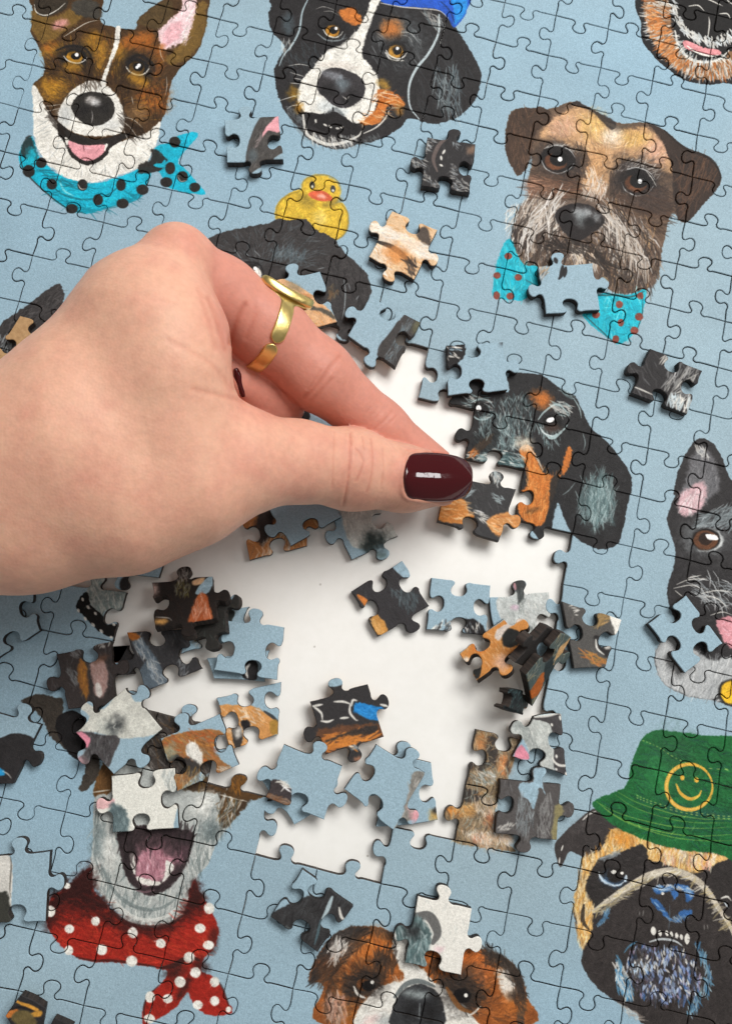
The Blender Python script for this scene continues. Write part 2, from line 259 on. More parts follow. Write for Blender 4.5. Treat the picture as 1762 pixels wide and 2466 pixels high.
def paint_bernese(c):
    c.view = 'B'
    c.p(BLK, '180,110 200,40 250,-20 900,-20 1100,20 1320,60 1390,170 1480,310 1550,440 1562,520 1530,640 1420,760 1270,805 1160,785 1085,770 1040,830 900,910 760,945 630,972 480,930 370,830 270,700 230,560 222,450 270,340 280,290 200,200', 3, 7)
    c.f([SLT, hexc('4c5a60'), BLK], '300,300 560,330 480,500 380,560 260,480', 70, 60, 120, 5, .45); c.f([DK, hexc('45494c')], '1260,150 1480,350 1530,560 1400,740 1180,760 1130,560 1220,400', 80, 110, 160, 7, .5)
    c.p(hexc('2a5cc0'), '905,5 1000,-20 1460,-20 1472,60 1440,130 1385,182 1350,125 1290,65 1150,48 1010,40', 4, 4); c.p(hexc('2f97e0'), '1370,-10 1465,-10 1468,60 1435,125 1390,160 1390,80', 8, 8, .9); c.s_(hexc('16305f'), 14, '1300,10 1360,70 1390,150', .7); c.s_(hexc('e4ded6'), 12, '910,20 1040,45 1160,55 1290,70 1350,120', .75)
    c.p(WHT, '850,-10 912,-10 880,60 840,170 802,280 790,360 842,430 890,500 906,590 890,660 850,760 790,805 720,800 650,720 600,705 540,742 450,742 380,690 368,600 398,530 470,440 555,340 660,285 750,200 805,120', 6, 8)
    c.b(hexc('d8cfc6'), 640, 430, 130, 25, 5, .7); c.b(hexc('c9d0d2'), 560, 690, 60, 45, 0, .7); c.b(hexc('c4cdd0'), 640, 720, 60, 30, 20, .6)
    c.p(hexc('3c393b'), '560,450 640,443 760,490 808,560 790,640 700,702 620,697 548,640 498,580 512,500', 4, 4); c.b(hexc('87898f'), 600, 490, 75, 26, 15, .8); c.b(hexc('8fa0a8'), 660, 550, 40, 45, 20, .55); c.b(DK, 565, 590, 50, 40, 0, .8); c.b(DK, 720, 640, 55, 40, 0, .8); c.s_(WHT, 7, '660,625 690,645 705,625', .7); c.s_(DK, 14, '600,700 600,725')
    c.p(hexc('252223'), '440,735 540,748 610,728 690,780 790,835 770,872 640,882 520,850 450,805', 4, 4)
    for t in ('485,780 490,800', '540,810 560,822', '575,820 590,832', '620,835 640,838', '650,832 665,826'): c.s_(WHT, 16, t)
    c.f([hexc('8d9597'), hexc('5b6265')], '300,700 400,760 420,860 560,960 740,940 900,880 860,920 640,970 440,930 330,800', 60, 40, 150, 8, .5); c.s_(WHT, 26, '405,745 412,800 430,870 470,900 560,940 660,930 760,890 790,850', .85); c.s_(WHT, 12, '800,870 880,830 940,770 970,700', .9); c.f([WHT, hexc('cfd3d3')], '430,850 560,900 740,890 740,930 600,960 450,920', 70, 40, 90, 6, .8)
    c.p(ORG, '640,70 720,48 780,110 765,162 690,150 650,110', 8, 10); c.b(ORG, 985, 195, 68, 62, 0, 1); c.f([hexc('a45c22'), hexc('d99552')], '930,150 1040,150 1040,240 930,240', 100, 40, 40, 6, .6)
    c.p(ORG, '890,585 960,590 1040,630 1060,690 960,690 930,760 870,815 770,800 860,740 890,660', 7, 10); c.b(hexc('a7823a'), 930, 550, 45, 28, 30, .9); c.b(hexc('8d6c28'), 340, 610, 32, 50, 0, .9); c.b(hexc('a87a2c'), 375, 700, 26, 35, 0, .9); c.b(hexc('a87a3c'), 1030, 710, 26, 40, 0, .8)
    c.f([hexc('e8c8a0'), hexc('b86b2c'), hexc('a05523')], '890,590 1040,640 930,760 780,800 870,720', (700, 700), 90, 60, 6, .75)
    c.b(hexc('6d777b'), 1040, 270, 130, 150, 0, .55); c.f([GRY, hexc('b9c0c2'), BLK], '850,260 1000,220 1160,200 1170,380 1050,430 860,400', 60, 60, 170, 5, .5); c.b(ORG, 985, 195, 55, 50, 0, .8)
    for l in ('1040,210 1100,215 1140,260', '1050,230 1090,240 1120,280', '490,60 540,45 620,70', '540,75 590,75 640,100'): c.s_(WHT, 5, l, .7)
    eye(c, 602, 198, 52, 45, AMB, 10, True, 18, -14); c.s_(hexc('b9c6ca'), 14, '500,220 560,260 650,260 680,220', .55); eye(c, 1015, 332, 56, 50, hexc('bb8a3c'), 0, True, 4, -16); c.s_(WHT, 16, '940,340 980,390 1060,395', .8)
    c.s_(hexc('c4d2d6'), 20, '1290,95 1285,220 1220,350 1140,450 1095,560 1100,690 1160,775', .9); c.f([WHT, hexc('a9b9be')], '1200,80 1300,110 1290,200 1240,170', 60, 60, 50, 6, .6); c.f([hexc('8fa3a9'), hexc('b4c4c8'), SLT], '1270,490 1420,490 1430,720 1320,740 1270,620', 80, 120, 80, 7, .6)
    c.s_(hexc('b4c8cf'), 15, '440,-10 400,80 380,200 330,300 280,360 250,430', .85); c.b(hexc('5a6a72'), 310, 150, 35, 70, 0, .6); c.f([WHT, hexc('b8c4c8')], '260,270 330,280 310,350 270,340', 100, 40, 30, 6, .6)
    for l in ('440,430 380,420 310,430', '410,500 350,480 320,470', '400,520 340,510', '380,545 320,540', '370,620 300,640 240,660', '390,680 330,690 300,710', '900,600 1000,620 1050,650', '900,620 990,650'): c.s_(WHT, 6, l, .8)
    YL = hexc('dcb843')
    c.p(YL, '222,1400 240,1320 310,1262 400,1242 560,1330 660,1320 700,1400 690,1500 620,1562 520,1552 430,1455 260,1462', 4, 5); c.b(YL, 520, 1245, 132, 108, 10, 1, 1); c.b(hexc('8d7a3c'), 430, 1310, 60, 35, 30, .5); c.s_(hexc('8f7a36'), 14, '232,1420 240,1340 300,1275 390,1245', .6); c.s_(hexc('8f7a36'), 12, '400,1220 410,1180 470,1145 560,1142 630,1180 652,1240', .55); c.b(hexc('f0dc8c'), 520, 1420, 40, 50, 0, .6); c.s_(hexc('8f7a36'), 14, '660,1330 698,1400 688,1500 625,1558 520,1548', .55); c.b(hexc('8d7a3c'), 600, 1320, 70, 24, -20, .6)
    c.p(hexc('d96a4a'), '440,1262 500,1240 560,1256 600,1302 530,1312 462,1290', 5, 4); c.b(hexc('f5b7a4'), 525, 1280, 30, 14, 10, .9)
    for x, y in ((465, 1206), (600, 1232)): c.b(hexc('4d4a45'), x, y, 17, 24, 0, 1, 1); c.b(WHT, x, y+10, 8, 9, 0, .9, 1)
def paint_black_dog(c):
    c.view = 'D'; K = hexc('423f3f')
    c.p(K, '-260,20 -190,-80 0,-140 130,-160 200,-175 240,-200 300,-190 420,-195 500,-120 600,-70 655,0 740,80 812,150 846,240 838,330 800,395 740,410 725,560 690,600 630,560 560,480 300,430 0,260 -200,140', 3, 8)
    c.f([hexc('6b757a'), hexc('565c60'), K, hexc('353232')], '-150,-60 200,-150 450,-120 560,60 400,120 100,100 -100,40', (120, 120), 80, 240, 6, .55)
    c.f([hexc('7c8a90'), SLT], '260,0 420,20 400,80 300,70 200,40', 100, 80, 90, 6, .6); c.f([DK, hexc('4d4a4a')], '580,40 800,160 830,300 760,360 640,300 560,160', 75, 90, 160, 6, .5)
    c.s_(hexc('b9c4c8'), 8, '670,200 680,260 678,340 672,400 655,470', .7)
    for l in ('700,220 712,270', '-40,0 0,60', '30,20 60,60', '90,10 130,50', '500,130 550,120', '750,330 770,300'): c.s_(hexc('b8c3c8'), 5, l, .7)
    c.p(WHT, '-10,140 40,165 110,200 135,165 100,115 20,105', 4, 5); c.b(hexc('a77b4b'), 55, 128, 30, 26, 0, 1, 1); c.b(DK, 70, 120, 40, 24, 0, .9, 1); c.b((1, 1, 1), 95, 125, 14, 13, 0, 1, 1); c.s_(DK, 16, '-10,110 40,85 120,100 150,160', .8)
    c.f([hexc('8c6b49'), hexc('6d6350')], '570,220 610,230 640,300 600,330 570,300', 100, 40, 30, 6, .7)
    c.view = 'K'; c.p(K, '-20,900 0,770 100,690 250,580 350,510 400,498 418,600 380,700 200,860 60,960', 3, 8); c.f([hexc('575454'), DK, hexc('6d6a6a')], '60,760 250,600 390,520 400,620 200,800', 140, 70, 90, 6, .5); c.f([hexc('b8c0c4'), GRY], '0,850 120,840 100,920 0,930', 90, 50, 40, 6, .7)
def paint_laughing_dog(c):
    c.view = 'C'
    c.p(DK, '1040,-30 1030,150 1040,270 1120,372 1220,462 1310,522 1450,552 1560,540 1700,500 1700,-30', 3, 5)
    c.p(hexc('8d6a4c'), '1065,-30 1060,150 1112,280 1200,395 1320,485 1450,520 1700,470 1700,280 1500,400 1340,380 1260,280 1225,150 1205,-30', 8, 16)
    c.f([WHT, hexc('d9dfe0'), ORG, hexc('b5672f'), hexc('5b4636'), hexc('c3cbcd')], '1065,-30 1060,150 1112,280 1200,395 1320,485 1450,520 1640,480 1640,400 1500,420 1340,400 1240,280 1200,150 1190,-30', (1480, 120), 62, 480, 9, .75, 16)
    c.f([ORG, hexc('d98a4a')], '1090,20 1200,200 1250,350 1330,450 1280,460 1150,330 1090,180', (1480, 120), 50, 130, 10, .7)
    c.p(hexc('1f1d1d'), '1230,-30 1260,80 1330,200 1440,270 1560,250 1700,200 1700,-30', 6, 6); c.p(hexc('151414'), '1290,230 1440,300 1560,330 1600,300 1560,390 1400,385 1300,330', 5, 5)
    c.f([WHT, hexc('dfe5e6')], '1225,10 1260,20 1300,140 1370,210 1440,240 1560,240 1640,190 1640,260 1500,300 1400,280 1300,210 1240,110', 55, 44, 150, 12, .85, 20)
    c.s_(WHT, 24, '1250,200 1275,300 1350,385 1450,405 1540,385 1600,330', .85); c.f([WHT, hexc('b9c3c6')], '1250,210 1300,300 1420,400 1580,360 1560,400 1420,420 1280,340', (1440, 250), 40, 70, 9, .8)
    c.p(hexc('e0989c'), '1320,262 1430,305 1540,330 1530,362 1390,345 1310,305', 4, 4); c.s_(WHT, 18, '1330,300 1390,340 1470,365 1530,360', .95); c.s_(DK, 10, '1430,290 1435,310 1450,290')
    for l in ('1340,40 1400,35 1440,70', '1450,-10 1500,10 1560,40', '1470,110 1475,150 1465,240', '1540,90 1590,90 1610,120', '1590,0 1624,30'): c.s_(WHT, 12, l, .85)
def paint_schnauzer(c):
    c.view = 'C'; B = hexc('8a705a'); DB = hexc('4a3a30')
    c.p(hexc('6a5647'), '170,750 250,705 420,708 520,680 600,660 660,682 740,730 860,795 960,805 1060,797 1180,850 1310,955 1400,990 1480,1032 1540,1120 1550,1185 1490,1260 1390,1372 1310,1452 1240,1385 1212,1430 1190,1540 1165,1640 1150,1760 1110,1850 1010,1905 860,1910 760,1830 500,1730 330,1740 220,1700 190,1570 210,1440 300,1290 290,1180 320,1060 300,1000 240,1140 190,1090 145,960', 3, 7)
    c.p(hexc('c79f78'), '420,810 560,710 650,700 760,790 850,865 950,855 1060,830 1150,905 1222,1030 1230,1130 1100,1080 950,1050 850,1150 780,1260 640,1220 630,1060 520,930 370,900', 16, 16)
    c.b(hexc('dcb674'), 720, 820, 90, 80, 20, .9); c.b(hexc('dbb26a'), 1000, 910, 110, 55, 10, .85); c.b(hexc('d0a58c'), 520, 830, 90, 60, -20, .8); c.b(hexc('d3a894'), 1120, 990, 80, 80, 0, .8); c.b(hexc('efe3d0'), 840, 890, 60, 55, 0, .8); c.b(hexc('c99a6a'), 740, 1080, 60, 120, 10, .6)
    c.f([hexc('e9d9c4'), hexc('b98f6a'), hexc('8a6a50'), hexc('dcb98c')], '420,830 640,720 860,880 1060,850 1210,1040 950,1040 840,1140 760,1250 640,1180 640,1040 400,900', (800, 1250), 60, 300, 5, .55)
    c.p(DB, '150,870 178,745 250,705 420,708 440,790 350,860 315,1000 290,1080 238,1142 190,1090 148,980', 5, 8); c.f([hexc('7a5c49'), hexc('5b4435'), hexc('3a2e28')], '190,780 320,740 320,950 260,1100 190,1000', 85, 90, 110, 6, .6)
    c.p(hexc('3c302a'), '1060,795 1180,850 1310,960 1480,1032 1545,1130 1540,1200 1400,1372 1310,1452 1250,1370 1232,1100 1180,950 1120,860', 5, 8); c.f([hexc('7d5a42'), hexc('65493a'), hexc('42342c')], '1290,1030 1480,1070 1510,1180 1380,1350 1310,1420 1270,1300', 110, 110, 170, 6, .65); c.s_(hexc('241d1a'), 22, '1180,850 1310,960 1480,1035 1545,1140 1530,1200', .8)
    c.p(hexc('2c2727'), '580,680 620,662 720,720 860,790 840,850 780,800 700,720', 6, 8, .8); c.s_(hexc('5b5145'), 26, '800,800 880,830 960,815', .6)
    for ex, ey, rx, ry in ((495, 1040, 150, 105), (1005, 1170, 165, 130)):
        c.b(hexc('352f2e'), ex, ey, rx, ry, 15, 1); c.f([hexc('b7b4b0'), hexc('8d8a88'), WHT], [(ex-rx, ey-ry*.2), (ex-rx*.3, ey-ry), (ex+rx*.7, ey-ry*.7), (ex+rx, ey), (ex+rx*.5, ey-ry*.4), (ex-rx*.5, ey-ry*.5)], -25, 60, 60, 5, .65)
    for ex, ey in ((480, 1045), (1000, 1190)):
        c.b(hexc('1f1b1b'), ex+8, ey-6, 118, 88, 15, .95, 1); c.s_(hexc('c9cccc'), 11, [(ex-100, ey), (ex-66, ey+58), (ex+10, ey+86), (ex+80, ey+58), (ex+112, ey+20)], .75); c.b(hexc('5f3d2a'), ex-6, ey+8, 74, 54, 10, 1, 1); c.b(hexc('7d5238'), ex-14, ey+34, 50, 20, 0, .7); c.b(hexc('151313'), ex+14, ey-10, 60, 48, 0, 1, 1); c.b((1, 1, 1), ex+22, ey-8, 15, 16, 0, 1, 1); c.s_(hexc('d5d7d6'), 9, [(ex-80, ey-78), (ex, ey-98), (ex+80, ey-70), (ex+120, ey-20)], .7)
    c.f([hexc('2d2624'), hexc('3b302b')], '620,960 680,1000 660,1120 600,1140 620,1040', 80, 80, 70, 8, .7); c.f([hexc('2d2624'), hexc('3b302b')], '860,1080 930,1060 900,1240 840,1280 820,1180', 95, 80, 70, 8, .65); c.f([hexc('352b27'), hexc('4b3a32')], '330,1110 620,1140 600,1200 340,1180', 10, 80, 90, 7, .55); c.f([hexc('352b27'), hexc('4b3a32')], '880,1280 1220,1230 1220,1400 960,1360', 20, 90, 120, 8, .6); c.f([hexc('7a4a36'), hexc('a87a5e')], '330,1170 600,1190 620,1270 330,1290', 15, 80, 90, 7, .5); c.f([WHT, hexc('dcd4ca')], '700,1120 800,1140 790,1290 640,1300', 100, 90, 50, 6, .7)
    c.s_(WHT, 7, '1060,1110 1100,1160 1130,1215', .8); c.b(hexc('9b7660'), 400, 1210, 110, 50, 15, .8); c.b(hexc('ba8f78'), 330, 1230, 50, 70, 0, .6); c.b(hexc('4a3d38'), 1120, 1330, 110, 70, 20, .7)
    MZ = '230,1370 320,1290 480,1310 620,1290 780,1330 950,1400 1090,1480 1150,1650 1120,1840 1000,1895 880,1900 760,1830 500,1730 250,1700 195,1580'
    c.p(hexc('6b5b50'), MZ, 14, 14); c.f([hexc('e2dfdc'), hexc('b6b0ab'), hexc('8d7a6b'), hexc('4d4039'), hexc('a38a74')], '220,1370 330,1290 480,1320 520,1480 480,1640 260,1690 195,1580', 120, 130, 300, 8, .7, 22, -30)
    c.f([hexc('e2dfdc'), hexc('b6b0ab'), hexc('8d7a6b'), hexc('4d4039'), hexc('a38a74'), hexc('c9a070')], '780,1340 950,1400 1090,1480 1150,1650 1120,1840 1000,1890 860,1840 780,1700 740,1540', 60, 140, 380, 8, .7, 22, 30)
    c.f([hexc('cfcac4'), hexc('3a322e'), hexc('8d7a6b'), hexc('b89a78')], '250,1640 500,1620 760,1640 860,1720 700,1760 300,1730', 85, 80, 150, 8, .7); c.f([hexc('e9e2da'), hexc('a98b78')], '680,1200 780,1180 800,1290 650,1290', 105, 60, 60, 6, .7); c.f([WHT, hexc('bcb3aa')], '150,1380 230,1350 190,1600 150,1500', 110, 60, 40, 7, .8)
    c.f([hexc('d3ccc4'), hexc('a89a8c')], '260,1330 470,1330 470,1500 330,1640 230,1600', 125, 170, 70, 9, .85, 14, -40); c.f([hexc('d3ccc4'), hexc('a89a8c')], '800,1440 960,1480 1080,1620 1000,1760 860,1700', 60, 180, 90, 9, .85, 14, 40); c.f([hexc('241d1a'), hexc('38302b')], '230,1400 480,1350 470,1600 240,1680', 125, 120, 60, 9, .7, 18, -30); c.f([hexc('241d1a'), hexc('38302b')], '780,1360 1000,1430 1140,1640 1000,1860 820,1740', 60, 130, 110, 9, .7, 18, 30)
    c.f([hexc('2b2320'), hexc('3d322c'), hexc('5b483b')], '230,1480 470,1560 560,1620 500,1720 260,1700 195,1600', 110, 110, 130, 11, .7, 20, -25); c.f([hexc('2b2320'), hexc('3d322c'), hexc('6a5242')], '620,1600 800,1560 1000,1560 1150,1640 1110,1850 900,1890 760,1800', 70, 110, 230, 11, .65, 22, 25); c.f([hexc('5a4234'), hexc('40322a')], '300,1150 640,1170 620,1290 480,1300 300,1290', 15, 80, 110, 9, .55); c.f([hexc('5a4234'), hexc('40322a')], '800,1290 1200,1290 1180,1520 960,1400', 25, 90, 130, 9, .55)
    c.f([hexc('e2ddd7'), hexc('b3a699')], '480,1300 300,1400 220,1560 300,1560 420,1450', 135, 220, 34, 10, .9, 8, -35); c.f([hexc('cdc6be'), hexc('b3a699')], '790,1420 900,1460 1060,1640 1060,1760 920,1620', 55, 230, 46, 10, .9, 8, 35); c.f([hexc('e6dcd0'), hexc('c9b49c')], '560,1600 700,1640 760,1740 620,1720', 85, 90, 40, 9, .8)
    c.p(hexc('2b2626'), '470,1380 560,1330 690,1335 775,1400 785,1460 700,1530 620,1570 540,1530 485,1450', 6, 6); c.b(hexc('b9bec0'), 650, 1390, 70, 36, 0, .75); c.b(hexc('8d9698'), 640, 1440, 40, 40, 0, .6); c.b(hexc('a3a8aa'), 740, 1420, 26, 30, 0, .6); c.b(DK, 690, 1450, 36, 30, 0, 1); c.b(DK, 550, 1420, 44, 36, 0, .8); c.f([hexc('1f1a18'), hexc('2d2521')], '430,1590 640,1580 800,1680 860,1760 760,1740 600,1650 440,1640', 30, 90, 70, 14, .7)
    c.view = 'E'
    for q in ('90,90 140,-40 185,-60 230,50 280,105 352,110 362,240 280,322 200,332 80,312 65,250', '650,430 740,300 850,290 960,292 1050,262 1062,300 1040,420 1000,530 900,617 830,590'):
        c.p(hexc('22b4c8'), q, 4, 6); c.f([hexc('45cdd8'), hexc('1c9fb6'), hexc('8fe3e8')], q, 80, 60, 70, 9, .55)
    c.s_(hexc('2c5a5c'), 16, '740,300 860,300 960,310 1050,275', .8); c.s_(hexc('30484a'), 12, '660,430 780,540 840,595 900,615', .7); c.s_(hexc('2f6a70'), 12, '280,200 350,240', .7); c.s_(hexc('30484a'), 9, '1040,320 1035,430 1000,530', .7)
    c.dots(hexc('8a4a3e'), 24, '165,45 92,170 230,183 178,305 90,300 888,360 1016,440 898,478 864,588 735,425 1025,305 985,530')
def paint_dachshund(c):
    c.view = 'E'; K = hexc('2f2e2f')
    c.p(K, '-240,1010 -190,900 -60,830 0,880 165,930 165,815 350,815 430,850 520,920 600,960 650,1060 700,1160 800,1250 900,1370 962,1480 966,1560 940,1680 915,1804 880,1914 800,1954 700,1934 590,1864 530,1754 490,1654 460,1700 440,1850 385,1910 330,1850 260,1780 100,1800 -100,1500 -260,1200', 3, 6)
    TG = hexc('6f8688'); TG2 = hexc('a9bdbe')
    c.f([TG, hexc('46585b'), K], '60,990 260,960 340,1060 320,1240 200,1330 60,1300 0,1150', 95, 70, 300, 7, .6); c.f([TG2, TG], '120,1080 230,1120 220,1290 90,1280', 90, 60, 110, 7, .6)
    c.f([hexc('b9cccc'), hexc('8fa6a8'), hexc('d6e0de')], '100,1000 260,960 330,1100 300,1240 180,1200 80,1120', 92, 40, 90, 5, .6, 20); c.f([hexc('c3d2d2'), hexc('93aaac')], '-40,1180 100,1150 240,1280 120,1330 -60,1300', 60, 50, 80, 7, .7)
    c.b(ORG, 385, 980, 62, 48, 15, 1); c.p(ORG, '230,1320 280,1270 330,1320 375,1440 440,1472 505,1460 530,1360 560,1290 582,1335 550,1440 485,1510 465,1600 425,1700 385,1795 290,1795 230,1700 215,1600 285,1540 290,1430', 6, 10)
    c.f([hexc('e0a566'), hexc('a9622c'), hexc('d58a48')], '270,1300 370,1450 490,1480 440,1660 370,1790 260,1770 290,1560', 100, 70, 190, 7, .6); c.b(hexc('e8dcc8'), 265, 1270, 50, 45, 0, .8); c.s_(hexc('e8d6c0'), 14, '300,1290 350,1360 390,1440', .7); c.b(hexc('4a3a26'), 330, 1700, 50, 16, -20, .5)
    c.p(hexc('2a2a2b'), '440,1500 500,1480 480,1640 445,1800 400,1800 430,1680', 5, 6, .9)
    c.f([TG, TG2], '350,1180 400,1130 520,1170 490,1260 420,1300', 80, 50, 60, 7, .7); c.s_(TG2, 14, '360,1110 400,1060 480,1010 550,1060', .85); c.p(TG2, '375,1150 395,1190 450,1215 540,1160 560,1130 480,1230 420,1230', 4, 5); c.b(hexc('1d1c1c'), 450, 1130, 62, 50, 10, 1, 1); c.b(hexc('4a3a33'), 450, 1165, 50, 25, 0, .8); c.b((1, 1, 1), 440, 1112, 28, 16, -15, 1, 1); c.s_(hexc('dfe6e6'), 9, '370,1160 400,1200 460,1220', .9)
    c.f([WHT, TG2], '440,1010 560,1000 560,1080 500,1080', 40, 60, 60, 8, .7); c.s_(TG2, 9, '590,970 630,1040 640,1100', .8); c.s_(TG2, 7, '650,1200 665,1260 655,1310', .7); c.f([TG2, TG], '510,910 600,960 580,980 520,940', 35, 40, 30, 6, .7)
    c.p(hexc('3c5052'), '-10,1330 60,1300 200,1340 270,1390 270,1420 160,1440 40,1420 -20,1400', 8, 8); c.f([WHT, TG2, TG], '-100,1330 60,1300 260,1350 260,1420 100,1400 -60,1390', 10, 50, 110, 7, .8)
    c.view = 'D'; c.f([ORG, hexc('b5703a')], '1490,1310 1590,1230 1624,1200 1624,1250 1520,1350', 130, 60, 60, 8, .9); c.f([TG2, TG, WHT], '1430,980 1560,940 1624,980 1600,1120 1480,1030', 20, 50, 70, 6, .7); c.b(hexc('171616'), 1560, 1045, 60, 44, 20, .95, 1); c.s_(TG2, 11, '1490,1040 1530,1100 1590,1110 1640,1080', .85); c.s_(TG2, 10, '1500,1000 1550,975 1610,985 1650,1030', .8); c.b((1, 1, 1), 1548, 1035, 17, 19, 0, 1, 1); c.p(hexc('232526'), '1500,1240 1600,1150 1680,1180 1660,1290 1560,1330', 14, 14, .8); c.f([TG2, TG], '1530,1110 1624,1080 1624,1220 1560,1200', 100, 50, 50, 6, .6)
    c.view = 'E'; c.b(hexc('6d8486'), 745, 1650, 95, 160, 0, .55); c.f([hexc('b9cccc'), hexc('9fb6b6'), TG], '720,1560 800,1520 840,1640 800,1740 720,1760 680,1660', 95, 70, 150, 7, .75); c.f([TG, TG2, hexc('50686a')], '680,1500 790,1460 860,1560 850,1740 770,1810 690,1790 620,1700 640,1580', 95, 90, 260, 8, .65); c.s_(TG2, 8, '520,1600 560,1570 600,1520', .6)
def paint_boston(c):
    c.view = 'F'; K = hexc('363435')
    c.p(K, '1250,-20 1240,-30 1262,-150 1310,-274 1370,-364 1430,-394 1500,-354 1560,-254 1610,-124 1700,20 1750,1300 1624,1352 1500,1312 1350,1292 1200,1222 1130,1122 1120,1010 1180,900 1250,800 1205,680 1200,580 1240,450 1250,330 1220,220 1198,150 1210,80', 3, 6)
    c.p(hexc('6c6b6e'), '1320,-120 1350,-260 1420,-335 1480,-300 1530,-170 1540,-60 1450,30 1380,90 1290,100 1270,20', 18, 14); c.f([hexc('5a5a5d'), hexc('808083'), hexc('9a9a9c')], '1330,-120 1420,-310 1500,-220 1520,-60 1380,60 1300,40', 100, 70, 160, 6, .5); c.p(hexc('dfb9be'), '1270,10 1330,-60 1430,-110 1450,-40 1440,40 1350,100 1290,110', 16, 14, .9); c.f([hexc('efe6e6'), hexc('c9a9ae')], '1280,0 1400,-60 1440,30 1320,110', 110, 60, 70, 7, .6); c.f([WHT, hexc('b5b9bb')], '1390,-340 1440,-330 1470,-270 1400,-290', 70, 40, 40, 6, .7)
    c.f([hexc('9fb0b5'), hexc('6b7478'), hexc('c6d0d3')], '1420,120 1560,60 1680,60 1660,180 1500,180 1400,200', -30, 90, 170, 7, .65); c.b(hexc('b9c2c5'), 1450, 262, 150, 100, 10, .35)
    c.p(hexc('d8dcdb'), '1365,265 1400,210 1490,190 1560,250 1560,300 1500,340 1410,335', 8, 8, .8); c.b(hexc('1a1818'), 1452, 265, 92, 74, 0, 1, 1); c.b(hexc('6a4630'), 1450, 270, 80, 64, 0, 1, 1); c.b(hexc('2b201b'), 1450, 262, 46, 42, 0, .9, 1); c.p((1, 1, 1), '1450,235 1510,235 1530,268 1470,268', 3, 2)
    c.f([hexc('e3e6e6'), hexc('aab2b5')], '1350,520 1500,500 1624,560 1624,720 1450,680 1400,600', 20, 120, 60, 6, .75, 25, 25)
    for l in ('1240,585 1350,565 1430,590', '1260,560 1340,530 1460,520', '1250,600 1300,640', '1330,520 1420,500', '1420,620 1520,600 1624,610', '1440,640 1520,650 1600,720', '1480,760 1560,740 1624,760'): c.s_(WHT, 7, l, .8)
    c.p(hexc('d99aa2'), '1520,800 1624,780 1660,980 1600,960 1550,900', 8, 8); c.p(hexc('b4b6b7'), '1140,960 1250,900 1400,1000 1500,1050 1700,1050 1700,1320 1500,1310 1350,1290 1210,1225 1130,1120', 10, 10); c.f([hexc('8b8e90'), hexc('d8d9d8'), hexc('a6a9aa')], '1140,980 1300,1000 1624,1080 1600,1290 1350,1270 1180,1180', 110, 80, 200, 8, .6); c.s_(hexc('2f2d2d'), 16, '1500,1312 1540,1290 1560,1220', .7); c.b(hexc('2d2b2a'), 1610, 1260, 82, 84, 0, 1, 1); c.b(hexc('edbe36'), 1618, 1262, 72, 76, 0, 1, 1)
